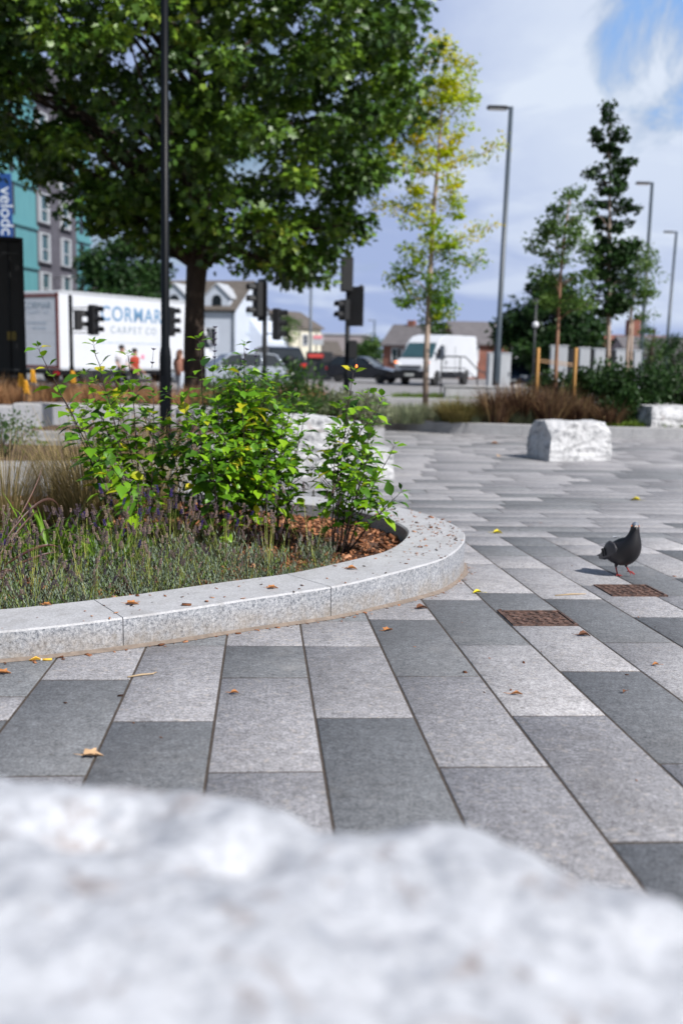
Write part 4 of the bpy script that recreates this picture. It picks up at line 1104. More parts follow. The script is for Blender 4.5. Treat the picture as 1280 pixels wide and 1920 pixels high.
# middle bed behind the white boulder
for i, (x, y, r, h, m, lb) in enumerate([
        (-.75, 16.2, .9, 1.05, 'hedge', 'fresh green shrub behind the middle salvias, just right of the seating wall'),
        (.0, 16.9, .7, .6, 'grey_green', 'grey green flecked shrub behind the white boulder'),
        (-1.8, 17.2, .9, .95, 'hedge', 'green shrub at the end of the seating wall, left of the fresh green one'),
        (.35, 18.0, .5, .5, 'grey_green', 'small grey shrub at the right end of the middle bed')]):
    shrub('leafy_shrub', lb, 'shrub', (x, y, .15), r, r, h, 2600, .085, M[m], 70 + i)
# far right bed
for i, (x, n_, h, lb) in enumerate([(4.1, 420, .75, 'leftmost bronze brown grass clump by the far kerb'), (4.65, 460, .85, 'bronze grass clump immediately right of the leftmost one'), (5.15, 460, .8, 'bronze grass clump just left of the left timber stake'),
        (5.75, 300, .6, 'bronze grass clump between the two timber stakes'), (6.3, 260, .55, 'bronze grass clump right of the right timber stake')]):
    tuft('bronze_grass', lb, 'ornamental grass', (x - 1.2, 19.2 + .25 * (i % 2), .15), n_, h * 1.25, .50, .02, .55, M['bronze'], 80 + i, 'bronze grasses in the far right bed', .55)
    tuft('bronze_grass', lb.replace('bronze', 'straw tipped bronze', 1) + ', back row', 'ornamental grass', (x - .9, 20.1, .15), 200, h * 1.45, .5, .02, .6, M['bronze'], 90 + i, 'bronze grasses in the far right bed', .55)
tuft('green_grass_clump', 'yellow green grass clump right of the thin yellow tree trunk', 'ornamental grass', (2.15, 19.0, .18), 1100, .72, .55, .014, .8, M['stipa'], 98, None, .7, 0, .45)
tuft('green_grass_clump', 'smaller olive grass clump left of the bronze grasses', 'ornamental grass', (2.95, 19.7, .15), 500, .5, .4, .012, .8, M['stipa'], 99, None, .7, 0, .4)
for i, (x, y, r, h, lb) in enumerate([(4.55, 20.9, .6, 1.1, 'dark green shrub behind the right timber stake'), (5.35, 20.6, .75, 1.2, 'dark green shrub right of the timber stakes'), (6.25, 20.2, .8, 1.25, 'darkest green shrub above the squared boulder'), (7.05, 20.6, .6, 1.1, 'dark shrub with yellow flowers left of the flat boulder'), (5.5, 19.6, .5, .7, 'smaller dark shrub just behind the squared boulder')]):
    shrub('dark_shrub', lb, 'shrub', (x, y, .12), r * 1.05, r * .9, h * 1.05, 4200, .095, M['darkleaf'] if i != 3 else M['hedge'], 110 + i)
shrub('yellow_flowers', 'yellow flowering perennial at right above the flat boulder', 'flowers', (7.35, 20.3, .12), .45, .4, 1.05, 500, .04, M['yellowgreen'], 130)
shrub('brown_shrub', 'brown russet shrub at the right edge beyond the flat boulder', 'shrub', (11.2, 27, .0), 1.0, .8, 1.2, 900, .07, M['bronze'], 131)
def poker(px, py, D, lb, seed):
    p = AT(px, py, D); base = (p[0], p[1], .4); t = thing('yellow_flower', lb, 'flowers', base, group='orange yellow flowers above the seating wall'); h = p[2] - .4
    mb = MB(); mb.tube([(0, 0, 0), (.01, 0, h * .6), (0, 0, h)], [.012, .01, .008], 6); mb.build('stem', [M['hedge'] if False else M['salvia_stem']], t)
    mb = MB(); rs = np.random.default_rng(seed)
    for k in range(26):
        a = k * 2.4; z = h - .12 + .22 * k / 26; r = .045 * (1 - .5 * k / 26)
        mb.tube([(0, 0, z), (math.cos(a) * r, math.sin(a) * r, z + .01), (math.cos(a) * r * 1.5, math.sin(a) * r * 1.5, z - .02)], [.01, .016, .006], 5)
    mb.build('flower_head', [M['yellowpetal']], t)
poker(40, 712, 17.3, 'orange yellow flower head nearest the black lorry', 1); poker(62, 704, 17.8, 'orange yellow flower head right of the nearest one to the black lorry', 2); poker(137, 706, 18.2, 'orange yellow flower head at the foot of the signal pole on the left', 3); poker(49, 724, 17.4, 'lowest orange yellow flower head, over the wall at left', 4)

# ------------------------------------------------------------------ trees
def poly_sample(poly, n, rs, k=.8, maxd=3.0):
    xs = [p[0] for p in poly]; zs = [p[1] for p in poly]; out = []
    P = np.array(poly)
    def dist(q):
        d = 1e9
        for i in range(len(P)):
            a, b = P[i], P[(i + 1) % len(P)]; t = np.clip(np.dot(q - a, b - a) / (np.dot(b - a, b - a) + 1e-9), 0, 1); d = min(d, np.linalg.norm(q - a - t * (b - a)))
        return d
    while len(out) < n:
        q = (rs.uniform(min(xs), max(xs)), rs.uniform(min(zs), max(zs)))
        if inside(poly, q):
            dd = dist(np.array(q)); w = math.sqrt(max(dd, .02) * 2 * maxd) * k; w = min(w, maxd)
            y = rs.uniform(-1, 1); y = math.copysign(abs(y) ** .6, y) * w
            out.append((q[0], y, q[1], dd))
    return np.array(out)
def tree(name, label, base, trunk_pts, trunk_r, poly, nclump, per, leaf, T, mats, seed, kdepth=.8, maxd=3, crad=.5, limbs=14, tintf=None, group=None, cat='tree', flat=.6, split_z=None, limb_r=.35, aspect=.9, yaw=0, asl=None):
    rs = np.random.default_rng(seed); root = thing(name, label, cat, base, yaw, group)
    C = poly_sample(poly, nclump, rs, kdepth, maxd); n = nclump * per
    k = np.repeat(np.arange(nclump), per); v = rs.normal(size=(n, 3)); v /= np.linalg.norm(v, axis=1, keepdims=True)
    cr = crad * rs.uniform(.4, 1.35, nclump); rr = rs.random(n) ** .45
    P = C[k, :3] + v * (rr * cr[k])[:, None] * np.array([1, 1, flat])
    D = v * np.array([1, 1, .3]) + rs.normal(0, .45, (n, 3)) + np.array([0, 0, -.35]); Nn = rs.normal(0, .5, (n, 3)) + np.array([0, 0, .45]) + v * .8
    s = leaf * rs.uniform(.6, 1.2, n); ct = rs.random(nclump)
    tt = np.clip(ct[k] * .45 + rs.random(n) * .5, 0, 1) if tintf is None else tintf(P, ct[k], rs.random(n))
    leaves_mesh('crown', P, D, Nn, s, s * aspect, T, tt, [mats[0]], root)
    tp = [Vector(p) for p in trunk_pts]; mb = MB()
    mb.tube(tp, trunk_r, 12, cap=True); tz = [p.z for p in tp]
    def tr_at(z):
        z = min(max(z, tz[0]), tz[-1])
        for i in range(len(tp) - 1):
            if tz[i] <= z <= tz[i + 1] + 1e-6:
                f = (z - tz[i]) / max(1e-6, tz[i + 1] - tz[i]); return tp[i].lerp(tp[i + 1], f), trunk_r[i] * (1 - f) + trunk_r[i + 1] * f
        return tp[-1], trunk_r[-1]
    idx = rs.choice(nclump, min(limbs, nclump), replace=False); zmin = asl if asl is not None else tz[-1] * .35
    for i in idx:
        c = Vector(C[i, :3]); hd = math.hypot(c.x, c.y); za = max(zmin, c.z - hd * rs.uniform(.35, .9)); p, r = tr_at(za)
        if c.z < za: p, r = tr_at(zmin)
        m1 = p.lerp(c, .35) + Vector((0, 0, .12 * hd)) + Vector(rs.normal(0, .04 * hd, 3)); m2 = p.lerp(c, .7) + Vector((0, 0, .08 * hd)) + Vector(rs.normal(0, .04 * hd, 3))
        r = r * limb_r * rs.uniform(.7, 1.1); mb.tube([p, m1, m2, c], [r, r * .65, r * .4, r * .15], 7)
    mb.build('trunk', [mats[1]], root, fix=False)
    return root
def poly_at(pix, D, base):
    """outline read off the photograph, turned into metres at the tree's own distance"""
    out = []
    for x, y in pix:
        p = AT(x, y, D); out.append((p[0] - base[0], p[2] - base[2]))
    return out

# big plane tree
PD = 21.0; pb = AT(366, 700, PD); PB = (pb[0], PD, .4)
crown = [(-260, 60), (-210, 260), (-90, 330), (20, 335), (95, 330), (150, 400), (190, 440), (260, 490), (330, 450), (400, 470), (450, 500), (500, 490), (548, 540), (590, 520), (610, 500), (640, 470), (690, 440), (715, 380), (745, 310), (770, 240), (800, 180), (812, 100), (790, 30), (760, -60), (700, -260), (560, -430), (330, -500), (60, -430), (-160, -200)]
tp = [(0, 0, -.1), (.0, 0, .3), (-.02, 0, 1.2), (.0, .02, 2.2), (.06, .05, 3.1), (.10, .05, 4.2), (.05, .1, 6), (0, 0, 8.5), (0, 0, 11)]
tree('plane_tree', 'large spreading plane tree with a dense dark green crown over the dry grass bed', PB, tp, [.27, .235, .215, .20, .23, .22, .17, .11, .04], poly_at(crown, PD, PB), 880, 100, .165, T_LOBED, (M['plane'], M['bark_dark']), 201, .95, 4.6, .50, 46, limb_r=.42, asl=2.7)
# extra: second limb fork visible low on the left
# thin yellowing tree
YB = (float(AT(797, 765, 22)[0]), 22.0, .13)
yp = [(800, 95), (835, 60), (860, 110), (895, 190), (880, 250), (845, 280), (850, 330), (865, 400), (880, 430), (850, 470), (850, 520), (845, 590), (800, 625), (760, 620), (745, 560), (750, 500), (765, 430), (770, 350), (750, 300), (775, 230), (762, 200), (790, 150)]
def ytint(P, c, r): h = np.clip((P[:, 2] - 2.6) / 2.2, 0, 1); return np.clip(h * .55 + c * .35 + r * .25 - .12, 0, 1)
zt = [(797, 772), (799, 660), (806, 520), (812, 400), (822, 290), (828, 200), (832, 110)]
tpts = [tuple(AT(x, y, 22) - np.array(YB)) for x, y in zt]; tpts[0] = (tpts[0][0], 0, -.1)
yt = tree('young_tree', 'slender young tree with yellowing leaves in front of the white van', YB, tpts, [.07, .062, .052, .044, .034, .024, .010], poly_at(yp, 22, YB), 125, 60, .10, T_SMALL, (M['yellowgreen'], M['bark_pale']), 202, .55, .9, .24, 60, tintf=ytint, limb_r=.3, asl=1.9)
def side_branch(root, base, D, pts, mat, bark, n, leaf, seed, tl, th):
    rs = np.random.default_rng(seed); W_ = [Vector(AT(x, y, D) - np.array(base)) for x, y in pts]
    mb = MB(); mb.tube(W_, [.016 * (1 - .8 * i / len(W_)) for i in range(len(W_))], 6); mb.build('branch', [bark], root, fix=False)
    P = []
    for _ in range(n):
        t = rs.uniform(.25, 1) * (len(W_) - 1); i = min(int(t), len(W_) - 2); P.append(tuple(W_[i].lerp(W_[i + 1], t - i) + Vector(rs.normal(0, .10, 3))))
    v = rs.normal(size=(n, 3)); leaves_mesh('leaves', np.array(P), v, rs.normal(0, .5, (n, 3)) + np.array([0, 0, .8]), leaf, leaf * .85, T_SMALL, rs.uniform(tl, th, n), [mat], root)
for i, br in enumerate([[(824, 310), (860, 300), (900, 290), (945, 265)], [(812, 460), (850, 455), (890, 435), (930, 420)], [(822, 330), (780, 320), (745, 290), (725, 280)], [(815, 430), (780, 410), (735, 385), (700, 385)], [(806, 560), (780, 560), (750, 530), (728, 522)], [(826, 240), (860, 200), (885, 150), (870, 110)], [(805, 600), (820, 590), (850, 585)], [(812, 470), (850, 490), (880, 500), (905, 480)]]):
    side_branch(yt, YB, 22, br, M['yellowgreen'], M['bark_pale'], 220, .095, 210 + i, .45 if i < 4 or i == 5 else .1, 1 if i < 4 else .7)

# right hand young trees
def simple_tree(name, label, px, pyb, D, zb, pix, trunk_pix, r0, mats, seed, ncl, per, leaf, crad, kd=.8, maxd=1.2, T=T_SMALL, limbs=24, asl=None, group=None, twin=None):
    B = (float(AT(px, pyb, D)[0]), float(D), zb)
    tpts = [tuple(AT(x, y, D) - np.array(B)) for x, y in trunk_pix]; tpts[0] = (0, 0, -.1)
    rr = [r0 * (1 - .8 * i / (len(tpts) - 1)) for i in range(len(tpts))]
    return tree(name, label, B, tpts, rr, poly_at(pix, D, B), ncl, per, leaf, T, mats, seed, kd, maxd, crad, limbs, limb_r=.35, asl=asl, group=group), B
t1, B1 = simple_tree('young_tree', 'staked young tree with a reddish trunk and light green crown, behind the squared boulder', 1040, 775, 20.5, .13,
    [(1050, 360), (1085, 355), (1110, 420), (1105, 500), (1110, 560), (1080, 590), (1045, 580), (1010, 560), (1005, 500), (995, 460), (1015, 410), (1030, 380)], [(1040, 772), (1042, 680), (1046, 600), (1050, 520), (1058, 440), (1068, 370)], .05, (M['young'], M['bark_red']), 220, 80, 56, .09, .22, .7, .8, limbs=30, asl=1.9)
t2, B2 = simple_tree('columnar_tree', 'dark green columnar tree with a pale trunk, tallest of the right hand trees', 1140, 745, 23.5, .1,
    [(1140, 190), (1146, 230), (1152, 255), (1168, 240), (1164, 262), (1152, 285), (1178, 285), (1182, 310), (1165, 325), (1184, 350), (1168, 356), (1192, 390), (1188, 415), (1170, 425), (1190, 450), (1185, 520), (1176, 575), (1145, 598), (1124, 585), (1108, 520), (1100, 450), (1120, 430), (1095, 395), (1102, 365), (1118, 375), (1124, 340), (1100, 320), (1124, 308), (1128, 270), (1104, 252), (1126, 240), (1134, 215)], [(1140, 742), (1140, 640), (1141, 540), (1142, 440), (1142, 330), (1141, 215)], .06, (M['darkleaf'], M['bark_pale']), 221, 150, 52, .10, .16, .6, .6, limbs=40, asl=2.3, T=T_LOBED)
t3, B3 = simple_tree('young_tree', 'small thin crowned tree with a forked pale trunk, right of the dark columnar tree', 1176, 735, 26, .05,
    [(1200, 450), (1225, 470), (1228, 540), (1215, 590), (1180, 600), (1150, 590), (1145, 520), (1165, 460)], [(1172, 733), (1175, 660), (1182, 590), (1190, 530), (1195, 460)], .055, (M['young'], M['bark_pale']), 222, 60, 50, .09, .26, .7, .8, limbs=26, asl=2.0)
mb = MB(); q = [AT(1184, 735, 26) - np.array(B3), AT(1182, 670, 26) - np.array(B3), AT(1186, 600, 26) - np.array(B3)]; mb.tube([tuple(v) for v in q], [.045, .035, .02], 8); mb.build('second_trunk', [M['bark_pale']], t3)
# stakes and tie
def stakes():
    for i, (px, lb) in enumerate([(1003, 'left timber stake of the staked young tree'), (1073, 'right timber stake of the staked young tree')]):
        p = AT(px, 770, 20.3); t = AT(px, 652, 20.3); mb = MB(); h = t[2] - .1; mb.lathe([(.036, 0), (.036, h - .02), (.028, h)], 12)
        o = mb.build('tree_stake', [M['stake']], None, (p[0], 20.3, .1)); tag(o, lb, 'tree stake', 'timber stakes of the young tree')
    a = AT(1003, 673, 20.3); b = AT(1073, 682, 20.3); c = AT(1043, 678, 20.5); o0 = np.array([c[0], 20.3, c[2]])
    mb = MB()
    for dz in (0, -.05): mb.tube([tuple(a - o0 + [0, 0, dz]), tuple(c - o0 + [0, 0, dz]), tuple(b - o0 + [0, 0, dz])], .011, 6)
    o = mb.build('tree_tie', [M['paleleaf']], None, tuple(o0)); tag(o, 'pale strap tied between the two timber stakes', 'tree tie')
stakes()

def far_tree(label, px, D, pix, mat, seed, ncl, per, leaf, crad, r0=.3, maxd=3, kd=.8, bark='bark_dark', name='tree', group=None):
    B = (float(AT(px, 690, D)[0]), float(D), 0.0); poly = poly_at(pix, D, B); zt = max(p[1] for p in poly)
    return tree(name, label, B, [(0, 0, -.2), (.05, 0, zt * .3), (0, 0, zt * .6), (.1, 0, zt * .9)], [r0, r0 * .8, r0 * .5, r0 * .15], poly, ncl, per, leaf, T_SMALL, (mat, M[bark]), seed, kd, maxd, crad, 14, group=group, asl=zt * .2)
far_tree('broad dark green tree behind the roadside cabinets at right', 1035, 50, [(1010, 520), (1040, 540), (1080, 560), (1110, 570), (1116, 620), (1112, 680), (1060, 695), (1000, 690), (960, 670), (950, 620), (965, 580), (995, 560)], M['darkleaf'], 230, 110, 150, .30, .8, .3, 3.5)
far_tree('dark trees beyond the white lorry, left of the plane tree trunk', 225, 75, [(165, 480), (200, 440), (260, 450), (300, 490), (305, 560), (300, 640), (170, 640)], M['darkleaf'], 231, 110, 120, .42, 1.1, .4, 4)
far_tree('small round green tree left of the white van, beyond the black car', 690, 110, [(670, 650), (680, 634), (700, 632), (715, 648), (716, 680), (660, 685), (662, 660)], M['hedge'], 232, 50, 60, .35, 1.0, .3, 3)
far_tree('thin tree beyond the signal head in the middle', 540, 80, [(535, 590), (550, 600), (548, 640), (530, 640)], M['young'], 233, 14, 40, .25, .7, .15, 1)
far_tree('dark low tree by the tall chimney at right', 1255, 60, [(1225, 640), (1250, 625), (1290, 630), (1310, 680), (1230, 690)], M['darkleaf'], 234, 40, 60, .2, .7, .2, 2)
far_tree('leafy tree behind the roof of the white van', 815, 75, [(785, 600), (810, 590), (830, 600), (835, 630), (790, 640)], M['darkleaf'], 235, 16, 40, .25, .7, .15, 1.2)
far_tree('ivy covered tree stump shaped tree beside the red tiled roof', 1218, 45, [(1205, 600), (1225, 605), (1235, 650), (1240, 700), (1200, 700), (1198, 640)], M['hedge'], 236, 26, 50, .12, .4, .2, .8)

# ------------------------------------------------------------------ text helper
def text_mesh(name, s, size, mat, parent, loc, rot, extrude=.004, align='CENTER', spacing=1.0, xs=1.0, bold=0.0):
    cu = bpy.data.curves.new(name, 'FONT'); cu.body = s; cu.size = size; cu.extrude = extrude; cu.align_x = align; cu.align_y = 'CENTER'; cu.space_character = spacing; cu.offset = bold
    tmp = bpy.data.objects.new('tmp', cu); COL.objects.link(tmp)
    dg = bpy.context.evaluated_depsgraph_get(); dg.update(); me = bpy.data.meshes.new_from_object(tmp.evaluated_get(dg)); me.name = name
    bpy.data.objects.remove(tmp); bpy.data.curves.remove(cu); me.materials.clear()
    o = link_mesh(name, me, [mat], parent, loc); o.rotation_euler = rot; o.scale = (xs, 1, 1); return o

# ------------------------------------------------------------------ lamp posts
def lamp_post(label, px, pyt, D, r0, r1, arm, mat, thick_base=None, group='grey street lamps', zb=0.0, lean=0.0):
    top = AT(px, pyt, D); x0 = top[0]; H = top[2] - zb
    t = thing('street_lamp', label, 'street lamp', (x0, D, zb), 0, group); t.rotation_euler = (0, lean, 0)
    mb = MB()
    mb.tube([(0, 0, -.05), (0, 0, 1.6), (0, 0, 1.75), (0, 0, H)], [thick_base or r0 * 1.45, thick_base or r0 * 1.45, r0, r1], 16); mb.build('pole', [mat], t)
    mb = MB(); mb.box((0, -(thick_base or r0 * 1.45) - .004, .9), (.10, .012, .5), bev=.003); mb.build('access_door', [mat], t)
    mb = MB(); mb.tube([(0, 0, H - .06), (-arm * .5, 0, H - .03), (-arm, 0, H - .03)], [.045, .04, .035], 8); mb.build('arm', [mat], t)
    mb = MB(); mb.box((-arm - .28, 0, H - .04), (.66, .26, .11), bev=.035); h = mb.build('lamp_head', [M['dkgrey']], t)
    mb = MB(); mb.box((-arm - .28, 0, H - .10), (.5, .2, .02)); l = mb.build('lens', [M['lens']], h)
    return t
lamp_post('tallest grey street lamp, right of the yellowing tree', 951, 200, 33, .088, .072, .15, M['greypost'], lean=.012)
lamp_post('middle grey street lamp of the three at right', 1222, 342, 48, .10, .075, .15, M['greypost'])
lamp_post('farthest of the three grey street lamps, near the right edge', 1263, 434, 66, .11, .08, .2, M['greypost'], lean=.015)
lamp_post('distant pale street lamp above the black car, left of the white van', 702, 600, 150, .14, .11, .4, M['greypost'])
lamp_post('distant pale street lamp whose head is hidden by plane leaves', 584, 470, 95, .13, .10, .5, M['greypost'])
def black_column():
    D = 14.6; b = AT(310, 760, D); t = thing('lamp_column', 'black lamp column with a thicker base crossing the plane tree crown, in front of the seating wall', 'lamp column', (b[0], D, 0))
    zj = AT(310, 655, D)[2]; lean = (AT(309.5, 0, D)[0] - AT(311, 740, D)[0])
    zt = 9.0
    mb = MB(); dx = lean / (AT(310, 0, D)[2] - .7)
    mb.tube([(0, 0, -.05), (dx * zj, 0, zj - .12), (dx * zj, 0, zj - .03), (dx * zj, 0, zj + .05), (dx * zt, 0, zt)], [.086, .086, .078, .062, .050], 20); mb.build('pole', [M['black']], t)
    mb = MB(); mb.box((.0, -.088, .75), (.10, .012, .6), bev=.003); mb.build('access_door', [M['black']], t)
    mb = MB(); mb.tube([(dx * zt, 0, zt), (-.3, 0, zt + .1), (-.9, 0, zt + .1)], .04, 8); mb.build('arm', [M['black']], t)
    mb = MB(); mb.box((-1.2, 0, zt + .08), (.7, .28, .1), bev=.03); mb.build('lamp_head', [M['dkgrey']], t)
black_column()
def small_post():
    D = 31; p = AT(1005, 560, D); t = thing('sign_post', 'thin dark post with a small white disc sign, behind the left timber stake', 'post', (p[0], D, 0))
    mb = MB(); mb.tube([(0, 0, 0), (0, 0, p[2])], .035, 10); mb.build('pole', [M['dkgrey']], t)
    q = AT(1005, 609, D); mb = MB(); mb.lathe([(.05, -.06), (.10, -.02), (.10, .04), (.05, .06)], 16, (0, -.06, q[2]), 'Y'); mb.build('disc', [M['white']], t)
small_post()

# ------------------------------------------------------------------ traffic signals
def signal_head(parent, c, yaw, n=3, s=1.0, board=True, lit=None):
    """housing with hooded lenses; local -Y is the face"""
    h = .33 * n * s; mb = MB(); mb.box((0, 0, 0), (.34 * s, .22 * s, h), bev=.03); 
    hd = mb.build('signal_head', [M['black_matt']], parent, c); hd.rotation_euler = (0, 0, yaw)
    if board:
        b = MB(); b.box((0, .125 * s, 0), (.56 * s, .02, h + .22 * s), bev=.008); b.build('backing_board', [M['black_matt']], hd)
    for i in range(n):
        z = h / 2 - .165 * s - .33 * s * i
        v = MB(); outer = []; N_ = 12
        V = []
        for k in range(N_ + 1):
            a = math.pi * (-.12 + 1.24 * k / N_)
            for r, y in ((.125 * s, -.11 * s), (.125 * s, -.33 * s), (.118 * s, -.33 * s), (.118 * s, -.11 * s)): V.append((math.cos(a) * r, y, z + math.sin(a) * r))
        v.add(V, [(k * 4 + j, k * 4 + (j + 1) % 4, k * 4 + 4 + (j + 1) % 4, k * 4 + 4 + j) for k in range(N_) for j in range(4)]); v.build('visor', [M['black_matt']], hd)
        l = MB(); l.lathe([(.11 * s, -.115 * s), (.10 * s, -.135 * s), (.02, -.15 * s)], 16, (0, 0, z), 'Y'); l.build('lens', [M['redlit'] if lit == i else M['darklens']], hd)
    return hd
def signal_pole(label, px, D, pyt, heads, r=.062, box=None):
    p = AT(px, pyt, D); t = thing('traffic_light', label, 'traffic light', (p[0], D, 0))
    mb = MB(); mb.tube([(0, 0, -.05), (0, 0, .9), (0, 0, .95), (0, 0, p[2])], [r * 1.3, r * 1.3, r, r], 14); mb.lathe([(r * 1.05, p[2]), (r * .7, p[2] + .05), (.005, p[2] + .06)], 14); mb.build('pole', [M['black']], t)
    for (hx, hy, yaw, n, s, bd, lit) in heads:
        q = AT(hx, hy, D) - np.array([p[0], D, 0]); c = (q[0], -.02 if abs(q[0]) > .12 else -.2, q[2]); signal_head(t, c, R(yaw), n, s, bd, lit)
        mb = MB()
        for dz in (.3 * s, -.3 * s): mb.tube([(0, 0, q[2] + dz), (c[0], c[1] + .1, q[2] + dz)], .02, 6)
        mb.build('bracket', [M['black_matt']], t)
    if box: 
        q = AT(box[0], box[1], D) - np.array([p[0], D, 0]); mb = MB(); mb.box((q[0], -.1, q[2]), box[2], bev=.02); mb.build('control_box', [M['black_matt']], t)
    return t
signal_pole('black traffic light with two heads before the white gabled building', 497, 29.5, 530, [(484, 562, -60, 3, 1.0, True, None), (519, 608, 78, 3, .92, False, None)], .07)
signal_pole('tall black traffic light right of centre, its top in the plane leaves', 654, 31, 482, [(645, 582, -50, 2, .95, False, None), (668, 575, 160, 3, .98, True, None), (650, 515, 190, 3, 1.05, False, None)], .075, box=(661, 655, (.26, .2, .55)))
t = signal_pole('traffic light on a thin pole before the back corner of the white lorry', 132, 32, 556, [(176, 600, 72, 3, .95, False, None), (147, 600, 115, 2, .95, False, None)], .06)
mb = MB(); q1 = AT(132, 578, 32); q2 = AT(168, 578, 32); b0 = np.array(t.location)
for y_ in (577, 624): a = AT(132, y_, 32) - b0; b = AT(168, y_, 32) - b0; mb.tube([tuple(a), tuple(b)], .018, 6)
a = AT(166, 575, 32) - b0; b = AT(166, 627, 32) - b0; mb.tube([tuple(a), tuple(b)], .03, 8); mb.build('bracket', [M['black_matt']], t)
signal_pole('traffic light head showing just right of the black lamp column', 312, 33, 575, [(320, 603, 80, 3, .95, False, None)], .06)
signal_pole('small distant traffic light with its red lamp lit, left of the tall black one', 605, 62, 665, [(605, 676, 0, 3, .9, True, 0)], .05)
def cctv():
    D = 31; p = AT(677, 539, D); t = thing('camera_ball', 'small dark dome camera above the tall black traffic light', 'camera', tuple(AT(668, 556, D)))
    q = p - AT(668, 556, D); mb = MB(); mb.tube([(0, 0, 0), tuple(q)], .02, 6); mb.build('bracket', [M['black_matt']], t)
    mb = MB(); mb.lathe([(.01, -.09), (.07, -.05), (.09, 0), (.07, .05), (.01, .09)], 14, tuple(q)); mb.build('dome', [M['dkgrey']], t)
cctv()

# ------------------------------------------------------------------ vehicles
def wheel(parent, x, y, r, w=.2, side=1):
    mb = MB(); mb.lathe([(r * .62, -w / 2), (r * .92, -w / 2), (r, -w * .35), (r, w * .35), (r * .92, w / 2), (r * .62, w / 2)], 24, (0, 0, 0), 'Y'); wh = mb.build('wheel', [M['rubber']], parent, (x, y, r))
    mb = MB(); mb.lathe([(r * .64, -w * .42), (r * .60, -w * .30), (r * .2, -w * .34), (.02, -w * .36)], 20, (0, 0, 0), 'Y'); mb.lathe([(r * .64, w * .42), (r * .60, w * .30), (r * .2, w * .34), (.02, w * .36)], 20, (0, 0, 0), 'Y')
    for k in range(5):
        a = k * 2 * math.pi / 5
        for sy in (-1, 1): mb.box((math.cos(a) * r * .36, sy * w * .36, math.sin(a) * r * .36), (r * .5, .03, r * .12), ry=-a)
    mb.build('rim', [M['silver']], wh)
def hull(name, prof, hw, mat, parent, t_fn):
    """side outline prof (x,z) lofted across; half width scales with t_fn(x,z)"""
    n = len(prof); rows = [(-1, .0), (-1, 1), (-.93, 1), (0, 1), (.93, 1), (1, 1)]
    ys = [-1, -.94, -.6, .6, .94, 1]; V = []
    cx = sum(p[0] for p in prof) / n; cz = sum(p[1] for p in prof) / n
    for y in ys:
        k = .985 if abs(y) == 1 else 1.0
        for x, z in prof: V.append((cx + (x - cx) * k, y * hw * t_fn(x, z), cz + (z - cz) * (k if abs(y) == 1 else 1)))
    Fs = []
    for r in range(len(ys) - 1):
        for i in range(n): Fs.append((r * n + i, r * n + (i + 1) % n, (r + 1) * n + (i + 1) % n, (r + 1) * n + i))
    bm = bmesh.new(); vs = [bm.verts.new(v) for v in V]
    for f in Fs: bm.faces.new([vs[i] for i in f])
    c1 = bm.faces.new([vs[i] for i in range(n)]); c2 = bm.faces.new([vs[(len(ys) - 1) * n + i] for i in range(n)])
    bmesh.ops.triangulate(bm, faces=[c1, c2]); bmesh.ops.recalc_face_normals(bm, faces=bm.faces)
    me = bpy.data.meshes.new(name); bm.to_mesh(me); bm.free()
    me.attributes.new('tint', 'FLOAT', 'POINT'); return link_mesh(name, me, [mat], parent)
